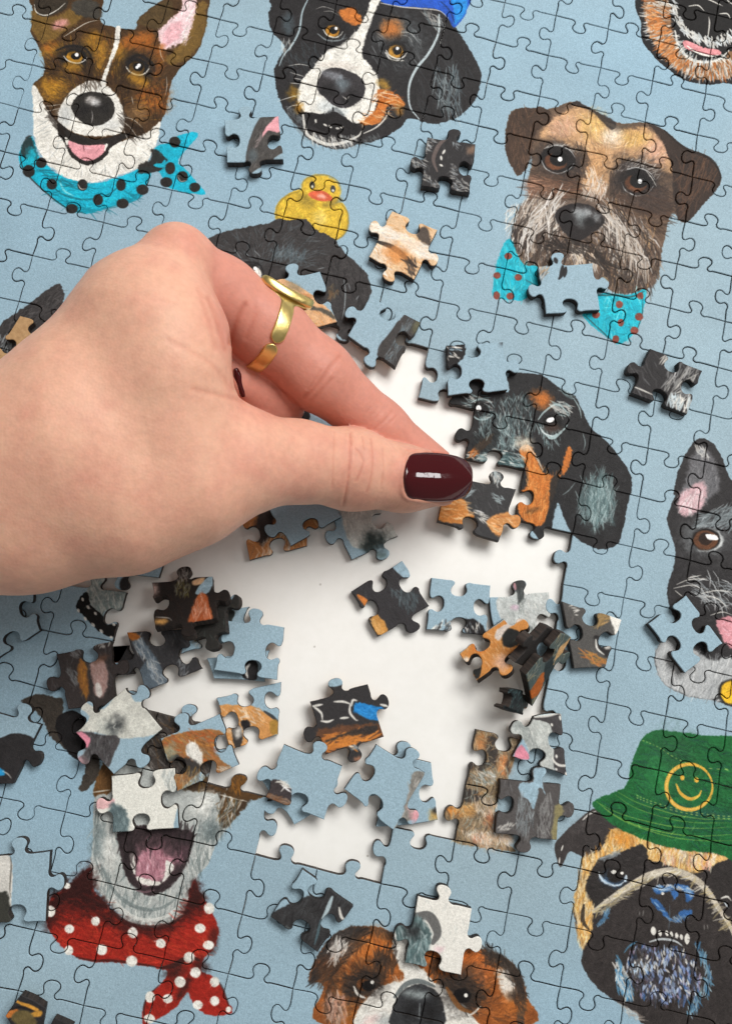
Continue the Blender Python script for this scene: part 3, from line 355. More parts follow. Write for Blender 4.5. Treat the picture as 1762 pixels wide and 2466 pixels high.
def paint_pug(c):
    c.view = 'G'; GR = hexc('266a3b'); GD = hexc('173f2c')
    c.p(hexc('3d3837'), '600,850 640,700 660,600 700,480 850,380 1000,420 1200,500 1700,560 1750,1690 1100,1690 1000,1602 900,1552 800,1482 700,1392 640,1272 650,1200 620,1080 592,960', 3, 6)
    c.p(hexc('443f3e'), '470,500 560,400 690,290 745,280 850,385 780,470 720,560 660,590 570,548 540,590 505,655 480,600', 3, 4); c.b(hexc('565150'), 640, 380, 70, 40, -40, .5); c.s_(WHT, 12, '650,345 690,310 735,288', .8); c.s_(WHT, 10, '510,545 522,510', .9); c.s_(WHT, 10, '495,635 500,590', .9); c.s_(WHT, 8, '735,540 755,525', .7)
    TN = hexc('e0b878'); c.p(TN, '600,960 592,860 640,720 650,600 760,540 800,470 850,400 1000,440 1200,520 1480,560 1700,590 1700,700 1500,640 1380,690 1150,620 1070,600 1040,520 900,560 760,610 690,720 660,830 720,900 700,1080 650,1190 620,1080', 8, 12)
    c.f([hexc('f0dcb4'), hexc('c58f48'), hexc('dfa04a'), hexc('f3e6cc'), hexc('8a6a48')], '600,960 650,620 800,500 850,420 1000,450 1200,530 1480,570 1480,640 1150,610 1050,520 760,600 680,720 720,900 650,1180', 95, 80, 330, 9, .65); c.b(hexc('d98f3c'), 920, 470, 80, 40, 10, .7); c.s_(hexc('2c2827'), 26, '655,900 650,1000 690,1060', .8)
    K = hexc('383433'); c.p(K, '672,760 760,600 900,555 1040,508 1072,610 1035,720 880,800 760,905 690,840', 6, 8); c.p(K, '1500,650 1560,610 1700,600 1700,900 1560,860 1490,740', 6, 8); c.f([hexc('c9d0cf'), hexc('8f979b')], '780,590 880,545 880,570 790,610', -15, 40, 40, 8, .7)
    c.f([hexc('f0e4d4'), hexc('d9a38f'), hexc('e4c48c')], '1170,540 1480,570 1480,650 1380,640 1180,620', 90, 60, 90, 10, .7)
    c.p(hexc('c6d3dc'), '750,690 800,740 870,765 940,740 930,700 900,770 820,770 770,740', 4, 5); c.b(hexc('3f6ea0'), 850, 735, 70, 40, 10, .5); c.b(hexc('2b2726'), 862, 705, 56, 48, 0, 1, 1); c.b(WHT, 850, 683, 18, 13, 0, 1, 1); c.b(WHT, 905, 692, 12, 10, 0, 1, 1); c.s_(hexc('d8e4ec'), 9, '755,685 770,730 820,765 880,770 940,730', .8)
    c.s_(WHT, 13, '1550,855 1590,845 1615,870', .9); c.s_(hexc('d8e4ec'), 10, '1570,880 1600,920', .8)
    c.s_(hexc('d9cfbd'), 44, '720,940 800,880 900,810 1000,750 1100,700 1240,678 1380,730 1470,820 1540,930 1600,1020 1640,1120', .85); c.f([hexc('efe7d6'), hexc('b2a894'), hexc('cdbb8a')], '740,930 860,830 1000,740 1150,680 1300,690 1420,760 1540,920 1620,1060 1580,1060 1460,860 1340,740 1200,710 1020,790 860,890 760,970', -30, 70, 170, 8, .65); c.f([hexc('4d86b4'), hexc('86a9c2')], '750,1020 800,940 830,930 800,990 770,1030', -55, 50, 30, 8, .7)
    BL = hexc('3f74b6'); BW = hexc('a9cbe6')
    for q in ('1110,800 1160,775 1230,768 1220,800 1150,830', '1240,770 1330,770 1378,840 1330,880 1310,810', '1090,860 1150,880 1210,960 1220,1000 1170,960', '1280,950 1350,930 1360,960 1300,975', '1225,810 1265,820 1250,870'): c.p(BL, q, 6, 9, .85)
    c.f([BL, BW, WHT], '1110,800 1200,770 1330,780 1370,850 1300,800 1180,810', 20, 40, 70, 9, .7); c.f([BW, BL], '1110,870 1190,960 1210,1000 1280,980 1350,950 1240,1010', 40, 40, 40, 8, .6); c.s_(hexc('7391a8'), 5, '1215,900 1215,1000 1208,1060', .6); c.b(WHT, 1170, 825, 12, 10, 0, 1, 1)
    for x, y in ((1105, 1065), (1150, 1085), (1195, 1085), (1225, 1092), (1260, 1100), (1290, 1110)): c.s_(WHT, 22, [(x, y-14), (x+4, y+14)], .95)
    c.s_(WHT, 34, '1108,1050 1112,1090', .95); c.s_(WHT, 34, '1330,1095 1328,1150', .95)
    c.s_(hexc('cfd6d8'), 14, '1085,1140 1160,1122 1250,1135 1310,1175', .85); c.f([hexc('5c9cc4'), hexc('9cc8e2'), WHT], '860,1260 900,1240 910,1400 980,1500 940,1510 870,1440', 75, 50, 70, 10, .7); c.f([hexc('79b4d6'), hexc('4a86b4'), hexc('b4d6ea')], '1380,1170 1420,1180 1490,1360 1450,1500 1370,1590 1310,1600 1430,1440 1450,1340', 80, 60, 90, 9, .7); c.s_(hexc('5c9cc4'), 12, '1000,1140 950,1170 920,1210', .7)
    c.f([hexc('8fa6d8'), hexc('bcd0ea'), BL, hexc('e2e6f2'), hexc('6f86b8'), hexc('b9a8c8')], '960,1200 1080,1180 1260,1190 1380,1270 1420,1400 1380,1500 1250,1560 1080,1520 980,1440 940,1320', 85, 46, 430, 12, .7); c.f([WHT, BW], '980,1290 1080,1280 1060,1340 970,1350', 80, 50, 60, 12, .8); c.f([hexc('5f9dc8'), WHT], '870,1350 930,1330 980,1480 920,1500', 70, 60, 70, 10, .7); c.f([hexc('2f2a29'), hexc('38312f')], '980,1200 1380,1200 1420,1450 1250,1560 1000,1480', 85, 70, 150, 15, .7); c.b(hexc('2f2a29'), 1180, 1340, 80, 55, 0, .85); c.b(hexc('38312f'), 1050, 1410, 40, 50, 0, .6); c.f([WHT, hexc('bcd0ea'), hexc('8fa6d8')], '1060,1180 1340,1220 1400,1400 1200,1540 1040,1440', 85, 34, 110, 11, .75)
    for l in ('1020,940 1015,970', '1045,935 1040,970', '1440,1030 1442,1060', '1460,1030 1465,1055', '960,1640 940,1600', '1000,1660 980,1610'): c.s_(hexc('a9a6a2'), 7, l, .6)
    c.f([hexc('a79b90'), hexc('d8d0c6')], '880,1540 1000,1600 1100,1670 960,1620', 20, 40, 40, 7, .6)
    c.p(GR, '930,125 960,10 1000,-110 1040,-190 1110,-235 1200,-237 1400,-207 1750,-120 1750,585 1500,560 1200,522 950,432 800,342 712,245 740,214 860,160', 4, 6)
    c.f([GD, hexc('33804a'), hexc('1f553b'), hexc('20474a'), GR], '1000,120 1070,-140 1215,-185 1650,-80 1650,515 1225,465 850,315 810,240', 18, 110, 480, 9, .5); c.b(hexc('34553f'), 1210, -20, 150, 200, 10, .45); c.b(hexc('379a52'), 1150, 60, 90, 110, 0, .5); c.b(hexc('2b4f50'), 1400, 290, 240, 40, 8, .5)
    for q, w in (('880,165 1000,230 1150,280 1300,320 1450,340 1624,340', 5), ('740,225 850,310 1000,380 1200,430 1400,450 1624,440', 6), ('790,270 900,345 1050,405 1250,460 1450,480 1624,480', 5), ('760,240 880,300 1050,350 1250,390 1450,400 1624,390', 5), ('860,180 980,260 1150,320 1350,360 1624,365', 4)): c.s_(hexc('a8c85a'), w, q, .7)
    for a in ('1000,185 1100,225 1250,270 1400,300 1560,320 1700,325', '1000,200 1100,240 1250,285 1400,315 1560,335 1700,340', '1040,-172 1140,-130 1250,-60 1400,0 1624,20'):
        l = cr(pts(a), False, 9)
        for i in range(0, len(l)-1, 2): c.s_(hexc('b9cf72'), 6, [l[i], l[i+1]], .8)
    OY = hexc('e8b44c'); a = np.linspace(0, 2*np.pi, 40); ring = np.c_[1343+150*np.cos(a), 130+148*np.sin(a)]
    c.s_(OY, 26, ring, .95); c.s_(hexc('f0c676'), 10, ring[5:30], .6); c.b(OY, 1297, 70, 14, 17, 0, 1, 1); c.b(OY, 1390, 85, 15, 17, 0, 1, 1); c.s_(OY, 22, '1258,112 1285,170 1345,208 1400,190 1420,155', .95)
def paint_boxer(c):
    c.view = 'H'; DB = hexc('3f3936')
    c.p(hexc('96592f'), '440,1390 500,1232 590,1110 705,1045 820,1038 920,1050 1010,1090 1200,1130 1500,1150 1590,1200 1680,1225 1780,1290 1840,1400 1860,1500 1845,1690 560,1690 545,1430', 3, 6)
    c.p(DB, '440,1395 500,1232 590,1110 705,1045 830,1040 1000,1080 960,1130 830,1100 740,1130 640,1200 560,1290 500,1390', 8, 12); c.p(hexc('4a4038'), '1580,1190 1700,1235 1790,1300 1845,1400 1855,1540 1830,1690 1790,1690 1800,1500 1760,1380 1680,1290 1600,1260', 8, 12)
    c.b(hexc('d8803c'), 850, 1180, 110, 90, -20, .8); c.b(hexc('c8703a'), 560, 1310, 60, 50, -30, .8); c.b(hexc('d0c4bc'), 660, 1180, 70, 50, -30, .8); c.b(hexc('c98a78'), 610, 1250, 40, 40, 0, .6); c.b(hexc('cdaa98'), 620, 1570, 60, 100, 0, .8); c.b(hexc('a8682e'), 700, 1640, 60, 60, 0, .7); c.b(hexc('e07a35'), 1480, 1230, 110, 50, 20, .8); c.b(hexc('d87a38'), 1300, 1290, 60, 70, -20, .8); c.b(hexc('e0824a'), 1570, 1350, 60, 80, 0, .5)
    c.p(WHT, '1660,1330 1720,1310 1780,1390 1790,1480 1740,1520 1690,1440', 14, 14, .9); c.b(ORG, 1780, 1540, 60, 60, 0, .8); c.b(DB, 1780, 1490, 40, 26, 0, .7)
    c.f([hexc('c87a3c'), hexc('8a5430'), hexc('5b4232'), hexc('d99a5c')], '560,1420 560,1300 700,1180 850,1080 980,1120 1010,1290 900,1400 760,1560 600,1670', (1000, 1600), 70, 260, 7, .5); c.f([hexc('c87a3c'), hexc('8a5430'), hexc('5b4232'), hexc('e0915c')], '1240,1200 1500,1180 1680,1290 1700,1500 1820,1650 1560,1640 1400,1480 1250,1380', (1100, 1600), 70, 260, 7, .5)
    c.b(DB, 920, 1270, 60, 40, -20, .8); c.b(DB, 800, 1420, 120, 90, -25, .95); c.b(DB, 1440, 1480, 130, 90, 20, .95); c.b(DB, 1480, 1340, 60, 50, 0, .6); c.b(hexc('b06a35'), 1000, 1320, 60, 50, 0, .7)
    c.p(WHT, '940,1690 745,1690 770,1570 860,1460 960,1410 1060,1385 1010,1260 985,1140 1030,1090 1090,1100 1110,1260 1200,1330 1250,1395 1400,1480 1500,1620 1540,1700', 6, 9); c.f([hexc('c9c2bb'), WHT, hexc('dcd4cc')], '780,1600 960,1420 1060,1380 1250,1420 1480,1600 1300,1670', (1120, 1560), 60, 120, 7, .6); c.b(hexc('e6c3c0'), 850, 1650, 60, 30, -20, .6); c.b(GRY, 930, 1660, 50, 40, 0, .6)
    c.p(hexc('3c3d3f'), '985,1690 1000,1540 1060,1450 1150,1415 1240,1440 1300,1510 1315,1690', 5, 5); c.s_(hexc('5c6466'), 30, '1000,1500 1070,1420 1160,1395 1260,1430', .8); c.b(hexc('a9b2b2'), 1140, 1480, 80, 28, 5, .75); c.b(hexc('262526'), 1100, 1590, 50, 60, 0, .9); c.b(hexc('262526'), 1240, 1590, 50, 60, 0, .9); c.s_(hexc('8f9596'), 8, '1165,1540 1160,1640', .8)
    c.b(hexc('2c2725'), 800, 1420, 130, 95, -25, .8); c.b(hexc('2c2725'), 1440, 1480, 140, 100, 20, .8); c.b(hexc('3a302a'), 600, 1350, 60, 90, 20, .6)
    K2 = [hexc('2c2725'), hexc('3d342f'), hexc('4a3c32')]; c.f(K2, '460,1390 540,1240 700,1110 830,1060 800,1150 660,1270 570,1400', 130, 90, 170, 9, .7); c.f(K2, '880,1200 1000,1180 1000,1330 920,1380 860,1300', 100, 70, 80, 9, .7); c.f(K2, '700,1380 860,1330 900,1420 800,1500 700,1480', 20, 70, 110, 9, .75); c.f(K2, '1330,1400 1500,1380 1560,1520 1480,1600 1380,1500', 20, 80, 130, 9, .75); c.f(K2, '1560,1180 1700,1230 1800,1330 1850,1500 1790,1560 1740,1340 1600,1280', 60, 90, 130, 9, .7); c.f(K2, '1230,1300 1300,1250 1340,1400 1280,1420', 80, 60, 50, 9, .7); c.f(K2, '560,1440 620,1420 660,1660 560,1670', 90, 80, 70, 9, .55); c.f([WHT, hexc('d9cfc6')], '580,1160 700,1150 660,1230 590,1280', 110, 70, 50, 9, .7); c.f([hexc('e0c4b4'), hexc('c99a86')], '570,1500 680,1500 680,1660 570,1660', 90, 70, 50, 9, .6)
    c.b(hexc('5c3c26'), 800, 1420, 50, 40, 0, 1, 1); c.b(hexc('1b1818'), 830, 1425, 45, 35, 0, 1, 1); c.b(WHT, 855, 1402, 12, 12, 0, 1, 1); c.s_(WHT, 16, '735,1430 760,1480 810,1505', .85); c.b(hexc('1b1818'), 1440, 1490, 60, 48, 0, 1, 1); c.b(WHT, 1465, 1488, 13, 14, 0, 1, 1); c.s_(WHT, 12, '1480,1620 1520,1600 1560,1560', .85); c.s_(hexc('8a5a30'), 30, '1340,1440 1420,1560 1500,1600', .8)
def paint_bandana_dog(c):
    c.view = 'I'; WG = hexc('b4b8b5')
    c.p(WG, '600,560 612,300 640,100 700,-60 830,-120 1100,-60 1350,90 1500,140 1610,225 1480,400 1402,510 1362,630 1272,730 1240,830 1200,960 1100,1022 960,1042 830,1002 720,900 625,790 585,690', 3, 7)
    c.p(hexc('46403a'), '150,-420 270,-330 330,-200 500,-60 560,-10 545,60 520,140 560,150 640,60 650,-40 620,-120 520,-200 420,-330 400,-440 250,-470 170,-450', 4, 8)
    c.p(hexc('6b4d2e'), '610,190 640,60 700,-50 760,-20 730,160 660,180', 6, 8); c.s_(hexc('dcdcd4'), 8, '610,165 680,155 720,150', .8); c.p(hexc('4b3b2c'), '1140,-60 1350,60 1500,130 1640,190 1600,260 1460,400 1430,330 1420,180 1250,160 1130,60', 8, 12); c.f([hexc('8a6838'), hexc('6d5030'), hexc('e2ddd0')], '1430,190 1590,230 1470,390 1420,330', 110, 60, 60, 8, .7); c.s_(WHT, 8, '1430,180 1530,205 1610,225', .8); c.f([hexc('8a6a34'), hexc('5a452e')], '1150,0 1340,70 1330,140 1180,130', 80, 60, 60, 8, .7)
    c.f([hexc('e1e1da'), hexc('8e9796'), hexc('5f6c6c'), WG], '620,300 760,420 800,600 850,740 1000,840 1150,780 1250,600 1250,420 1400,200 1560,260 1400,520 1300,740 1180,960 960,1030 760,900 620,720', 95, 90, 420, 8, .6); c.b(hexc('68777a'), 640, 480, 45, 120, 5, .6); c.b(hexc('5d696b'), 1370, 420, 80, 60, -40, .7); c.b(hexc('e4e4de'), 1330, 240, 60, 80, 20, .8); c.b(hexc('e0e0da'), 720, 560, 45, 110, -10, .7)
    c.s_(hexc('6f7a7a'), 22, '660,640 740,800 860,900 1000,930 1120,880 1200,780', .6); c.s_(hexc('e2e2dc'), 24, '740,860 840,960 960,1000 1090,970 1170,900', .7)
    c.p(hexc('3d3335'), '770,440 900,380 1100,400 1250,420 1258,500 1205,655 1130,765 1010,835 900,805 820,700 790,560', 6, 7); c.p(hexc('6d5359'), '880,560 920,480 1010,440 1120,480 1200,520 1160,640 1060,740 950,770 880,710', 26, 16, .8); c.p(hexc('c08c98'), '895,620 925,560 1000,530 1090,580 1140,600 1060,725 960,765 890,705', 16, 12, .9); c.f([hexc('e2b3bb'), hexc('8f5c68'), hexc('a8707c')], '900,600 1000,550 1110,600 1060,720 950,760', 85, 60, 90, 7, .6); c.s_(hexc('3a2c30'), 10, '985,520 980,600', .7); c.b(hexc('c58a9c'), 1190, 570, 30, 60, 30, .6)
    for q in ('845,580 870,565 880,620 885,700 865,680', '895,715 940,725 1000,740 1050,755 1020,775 930,765 890,735', '1085,610 1130,640 1120,690 1060,750 1080,690'): c.p(WHT, q, 4, 5)
    c.f([hexc('2b2425'), hexc('3d3335')], '780,450 880,430 870,600 830,680 790,560', 80, 90, 70, 12, .7); c.f([hexc('2b2425'), hexc('4a3c40')], '1110,420 1250,430 1220,600 1150,560', 100, 90, 70, 12, .7); c.f([hexc('3a2f31')], '880,400 1140,400 1120,500 900,500', 90, 80, 60, 12, .6)
    c.s_(hexc('8a6a72'), 10, '880,800 950,815 1020,800', .7)
    RD = hexc('a02c22'); q1 = '310,985 335,850 430,790 500,735 592,655 612,790 720,922 830,1012 960,1047 1100,1022 1200,960 1240,790 1272,735 1312,830 1372,930 1425,1052 1402,1165 1340,1235 1310,1325 1382,1362 1442,1422 1482,1522 1512,1602 1380,1617 1280,1572 1240,1500 1220,1470 1170,1542 1100,1602 1000,1652 940,1690 930,1600 960,1500 1040,1420 1100,1342 1040,1312 920,1292 720,1272 600,1267 500,1242 400,1162 330,1080'
    c.p(RD, q1, 4, 6); c.f([hexc('c04030'), hexc('8a2820'), hexc('b8442c'), RD], '340,900 600,800 830,1020 1100,1030 1240,850 1400,1050 1320,1240 1000,1280 600,1250 380,1120', 20, 110, 330, 9, .5)
    DR = hexc('38211f'); c.p(DR, '320,960 340,850 430,790 592,655 612,790 720,922 620,930 480,860 400,900 340,1000', 22, 20, .9); c.p(DR, '1200,960 1240,790 1272,735 1330,850 1300,900 1240,930 1160,1000 1100,1030', 16, 14, .85); c.s_(DR, 34, '720,930 830,1020 960,1050 1100,1030 1190,970', .75); c.s_(DR, 30, '1050,1310 1140,1290 1230,1240 1300,1260', .8); c.b(DR, 1150, 1330, 60, 50, -40, .8); c.b(DR, 1310, 1290, 50, 40, 40, .8); c.b(DR, 1200, 1440, 26, 90, 30, .8); c.s_(DR, 16, '500,1240 610,1262 730,1262 920,1285 1050,1310', .7); c.s_(DR, 13, '1390,1380 1440,1420 1480,1520 1500,1590', .6); c.s_(DR, 14, '945,1640 940,1570 965,1500 1040,1420', .7); c.b(DR, 1390, 1130, 30, 90, 10, .6)
    c.p(hexc('3a1c1a'), '320,990 340,850 430,790 590,655 615,800 720,925 760,985 660,1010 560,960 450,930 380,960 330,1060', 60, 40, .9); c.p(hexc('3a1c1a'), '700,950 830,1015 960,1050 1100,1030 1190,970 1240,800 1272,740 1330,850 1330,930 1250,960 1180,1040 1050,1090 900,1090 760,1040', 45, 30, .8); c.f([hexc('5a211d'), hexc('3a1c1a'), hexc('7a2620')], '330,950 600,840 800,1040 1100,1050 1260,880 1300,960 1100,1120 800,1100 600,1000 380,1040', 20, 90, 160, 9, .5)
    c.dots(WHT, 33, '455,1055 625,1005 665,1190 868,1080 1050,1150 1305,1050 1235,1240 1275,1340 1175,1400 860,1265 450,1195 980,1500 1095,1510 1290,1550 1400,1525 1400,1400 975,1640 1360,1160 1365,920 330,940'); c.dots(WHT, 20, '440,775 1490,1580')
    c.view = 'R3'; c.p(hexc('232122'), '130,225 60,270 45,330 60,400 110,490 170,570 270,600 320,520 290,300 200,230', 3, 5)
def paint_fur_patches(c):
    c.view = 'R5'; G1 = '270,290 600,330 870,360 780,560 740,700 690,830 610,1000 560,1180 550,1400 770,1570 500,1545 150,1480 60,1260 0,1150 190,1000 250,700'
    c.p(hexc('8d7a62'), G1, 5, 8); c.p(hexc('3f3a38'), '420,420 600,380 590,600 560,720 330,740 280,660 480,600', 12, 18, .9); c.p(hexc('3f3a38'), '220,930 380,960 400,1050 220,1070', 10, 14, .9); c.b(hexc('d3915a'), 420, 450, 60, 100, 10, .8); c.b(hexc('d98f5a'), 650, 680, 60, 110, 0, .9); c.b(hexc('3a3432'), 690, 710, 30, 70, 0, .8); c.b(hexc('cf8a45'), 130, 1160, 90, 60, 10, .95); c.b(hexc('d9a05c'), 280, 1160, 80, 60, 0, .7); c.b(hexc('e6c0a0'), 560, 1450, 180, 80, 0, .85); c.b(hexc('d9805c'), 500, 1250, 50, 100, 0, .5); c.b(hexc('dc9478'), 370, 1450, 50, 50, 0, .6)
    c.f([hexc('e6d6bc'), hexc('b98d5c'), hexc('6a6450'), hexc('c9b48c'), hexc('a8b4ac'), hexc('4d463e')], G1, 75, 95, 420, 10, .6, 35, 25); c.f([WHT, hexc('9fb4b8')], '320,800 540,760 560,860 400,880', 40, 70, 60, 9, .7); c.f([WHT, CRM], '340,1050 560,1040 560,1180 400,1200', 80, 70, 60, 10, .6); c.f([CRM, WHT], '200,1380 500,1380 740,1480 500,1530', 80, 60, 100, 10, .6)
    c.view = 'R1'; c.p(hexc('8f9a98'), '590,400 680,170 900,160 830,330 1030,385 970,620 800,580 740,660 620,520', 8, 12); c.f([hexc('c9cac4'), hexc('6f8482'), hexc('d9d6cf')], '600,390 720,200 830,330 1000,400 940,600 740,620 620,500', 75, 70, 150, 10, .6); c.p(hexc('1c1b1b'), '465,530 580,385 630,520 760,640 800,730 930,740 870,870 720,810 560,650', 4, 8)
    for l in ('535,450 545,480', '590,535 610,565', '670,605 690,630', '490,570 500,600', '560,660 580,690', '640,725 670,755', '730,795 760,825', '870,730 890,745', '840,870 860,880'): c.s_(WHT, 28, l, .9)
    c.p(hexc('3b2c22'), '900,790 1110,860 1000,930 900,830', 6, 8, .8)
    c.view = 'R3'; q = '735,215 960,260 1190,290 1240,560 1190,700 940,690 760,660 690,490'
    c.p(hexc('4a4440'), q, 5, 8); c.f([hexc('8a8580'), hexc('2c2a29'), hexc('6a5138'), hexc('a8a39c')], q, 60, 90, 160, 9, .6); c.p(hexc('5a4229'), '1180,770 1350,815 1360,690 1490,690 1470,810 1640,850 1470,895 1290,835', 5, 8); c.f([hexc('a8702c'), hexc('7a5227')], '1360,700 1480,700 1450,820 1370,820', 80, 50, 50, 9, .7)
def paint_board(c):
    c.a[:] = BLUE; n = vnoise(c.h, c.w, 90, c.r); c.a *= (1+.05*(n[..., None]-.5)); n = vnoise(c.h, c.w, 400, c.r)[..., None]; c.a *= 1+np.array([-.03, 0, .02], np.float32)*(n-.5)*2
    for f in (paint_terrier, paint_bernese, paint_black_dog, paint_laughing_dog, paint_schnauzer, paint_dachshund, paint_boston, paint_pug, paint_boxer, paint_bandana_dog, paint_fur_patches): f(c)
    brush_over(c, 15000)
def brush_over(c, n):                                           # many small brush marks in slightly lighter and darker paint
    a0 = c.a.copy(); m = np.abs(a0-np.array(BLUE, np.float32)).max(-1) > .13
    y, x = np.nonzero(m); g = np.random.default_rng(5); k = g.integers(0, len(x), n); x, y = x[k], y[k]
    f1 = vnoise(c.h, c.w, 60, g)[y, x]; th = (f1*2.6+.35)*math.pi+g.normal(0, .25, n); ln = g.uniform(5, 15, n)
    inner = m[np.clip(y+(np.sin(th)*ln).astype(int), 0, c.h-1), np.clip(x+(np.cos(th)*ln).astype(int), 0, c.w-1)] & m[np.clip(y-(np.sin(th)*ln).astype(int), 0, c.h-1), np.clip(x-(np.cos(th)*ln).astype(int), 0, c.w-1)]
    x, y, th, ln = x[inner], y[inner], th[inner], ln[inner]; cl = a0[y, x]; cl = np.clip(cl*g.choice([.62, .8, 1.22, 1.42], len(x))[:, None]+g.normal(0, .012, (len(x), 1)), .02, 1)
    d = np.c_[np.cos(th), np.sin(th)]*ln[:, None]/2; b_ = np.c_[-np.sin(th), np.cos(th)]*g.normal(0, 1.2, (len(x), 1)); p0 = np.c_[x, y].astype(float)
    c.strokes([np.array([p-e, p+f_, p+e]) for p, e, f_ in zip(p0, d, b_)], cl.astype(np.float32), g.uniform(.8, 1.7, len(x)), .55)
    c.a = np.where(m[..., None], np.clip(c.a, .004, 1)**1.07, c.a).astype(np.float32)
LAT = '''A 0 3 1085 45 1433 127
A 1 1 300 155 655 232 1003 313 1360 400
A 2 1 212 423 575 505 925 595 1282 678
A 3 1 122 702 482 788 843 878 1200 960
A 4 1 33 990 397 1075 748 1160 1122 1240 1487 1325
A 5 2 308 1367 675 1450 1035 1532 1405 1623
K 6 2 213 312 590 395
K 7 2 125 612
B -1 6 620 28 968 108 1325 180
B 0 5 212 210 555 292 908 372 1258 462
B 1 5 142 482 495 565 848 650 1193 738 1545 820
B 2 5 70 765 420 843 773 930
B 3 6 347 1125 705 1205 1062 1290 1418 1380
B 4 6 275 1412 635 1490
D 4 9 1355 42
D 5 6 205 85 565 168 928 250 1292 342
D 6 9 1222 645
D 7 9 1155 968 1520 1045
D 8 10 1460 1365
C -1 9 85 275 425 362 768 442 1105 528 1450 612
C -2 9 143 17 475 102 815 188 1150 268 1480 355
C -3 12 1190 12 1522 100
C 0 9 25 542 370 628 712 712 1055 795 1397 880
C 1 10 315 905 665 985 1030 1065 1365 1155
C 2 10 262 1182 612 1265 962 1352 1318 1442
C 3 10 200 1465 565 1555 910 1640
E 3 13 1265 95 1622 177
E 4 10 145 127
E 4 12 858 298 1220 385 1577 472
E 5 10 85 425 447 512 812 595
E 5 14 1530 772
E 6 11 390 815 755 903 1120 985 1485 1080
E 7 11 330 1125 702 1208 1075 1298 1445 1385
E 8 11 268 1440 645 1525 1022 1615
F 8 14 1400 80
F 9 12 585 228 970 318 1348 405
F 10 12 522 563 917 648
F 11 13 862 985 1248 1068 1625 1160
F 12 13 808 1332 1190 1422 1583 1515
G 13 14 1145 25 1535 118
G 14 13 690 295 1088 390 1485 485
G 15 12 232 575 633 668 1035 765 1440 855
G 16 12 157 955 567 1048 980 1145 1393 1240
G 17 12 90 1338 503 1438 915 1535 1338 1622
H 14 11 1465 115
H 15 10 988 395 1393 482
H 16 8 95 575 497 668 912 765 1327 862
H 17 8 8 965 420 1055 838 1152 1245 1245
H 18 9 338 1450 755 1540 1175 1638
I 15 6 930 12 1350 108
I 16 4 15 205 427 297 838 395 1252 488
I 17 5 330 685 748 772 1163 865
I 18 5 228 1068 643 1160 1068 1255 1488 1352
I 19 5 120 1462 545 1560 960 1652
J 12 4 410 478 825 530
J 13 4 320 785 735 853
J 14 4 225 1140'''
# ------------------------------------------------------------------ the cut of the puzzle: corners (row, column) and tab directions
HOM = np.array([[1.29372847e+02, -3.29415814e+01, 1.37419205e+01], [3.09061329e+01, 9.84324407e+01, -7.48226844e+01], [7.04072103e-04, -9.83494096e-03, 1.0]])
LATPX = {}
for _l in LAT.splitlines():
    _t = _l.split(); _v = np.array([float(x) for x in _t[3:]]).reshape(-1, 2)
    for _i, _p in enumerate(vpx(_t[0], _v)): LATPX[(int(_t[1]), int(_t[2])+_i)] = _p
def hom(c, r):
    v = HOM @ np.array([c, r, 1.0]); return v[:2]/v[2]
_keys = list(LATPX); _res = np.array([LATPX[k]-hom(k[1], k[0]) for k in _keys]); _kk = np.array(_keys, float)
_xy = at(np.array([LATPX[k] for k in _keys]), T)[:, :2]
_cache = {}
def corner(r, c):
    if (r, c) not in _cache:
        if (r, c) in LATPX: px = LATPX[(r, c)]
        else:
            d2 = ((_kk-[r, c])**2).sum(1); w = np.exp(-d2/1.5); px = hom(c, r)+(w[:, None]*_res).sum(0)/(w.sum()+.3)
        _cache[(r, c)] = at(px, T)[0, :2]
    return _cache[(r, c)]
HS = {-3: (12, 'D'), -2: (8, 'DDDUD'), -1: (6, 'DDUUDDUD'), 0: (3, 'UDUUUDDDUUD'), 1: (0, 'UDUDDUDDUDDDUD'), 2: (0, 'DUDDUDUUUDDDDU'), 3: (0, 'UUDUUDDDUDDUDU'),
  4: (1, 'DUUDUDDDDUDUU'), 5: (1, 'DUUUUDDUDDUUU'), 6: (1, 'DU....DUUUDUD'), 7: (1, 'DD......UDUDDU'), 8: (10, 'UUUUD'), 9: (11, 'DDUU'), 10: (12, 'DDU'), 11: (12, 'UDD'),
  12: (4, 'U.......DDD'), 13: (3, 'UU......DUDU'), 14: (3, 'UU......DDUU'), 15: (4, 'U.UU..DDDUUD'), 16: (4, 'DUDUUUDDDDUU'), 17: (4, 'UUUUUDUDUDUD'), 18: (4, 'DDUUUDUDU'), 19: (4, 'DUDU')}
VS = {-3: (10, 'RRRR'), -2: (7, 'RRRLLRL'), -1: (4, 'RRLLRRLRLR'), 0: (1, 'LLLRLLLRLRLRL'), 1: (1, 'LLRLLLLRLRLRL'), 2: (1, 'LLRL.RLLLLLRR'), 3: (1, 'LLRRRRLLLRLRLL'),
  4: (1, 'RLLLLLRLLRLRRR'), 5: (2, 'RL...LRLLRLRR'), 6: (2, 'LR.....RRLRLL'), 7: (10, 'LRLLL'), 8: (11, 'RRRL'), 9: (12, 'LRR'), 10: (12, 'LLR'), 11: (13, 'LRL'),
  12: (4, 'LL.......LRL'), 13: (4, 'R......R.LRL'), 14: (4, 'R......LLRRL'), 15: (5, 'LLLR.LLLLRL'), 16: (4, 'RRRLRRRLLLRR'), 17: (5, 'RRLRRRRLRL'), 18: (5, 'RLRRLRR')}
def sgn(tab, r, c, a, b):
    if r in tab:
        c0, s = tab[r]; i = c-c0
        if 0 <= i < len(s) and s[i] != '.': return 1 if s[i] == a else -1
    return 1 if (r*7+c*13+(0 if a == 'U' else 5)) % 3 else -1
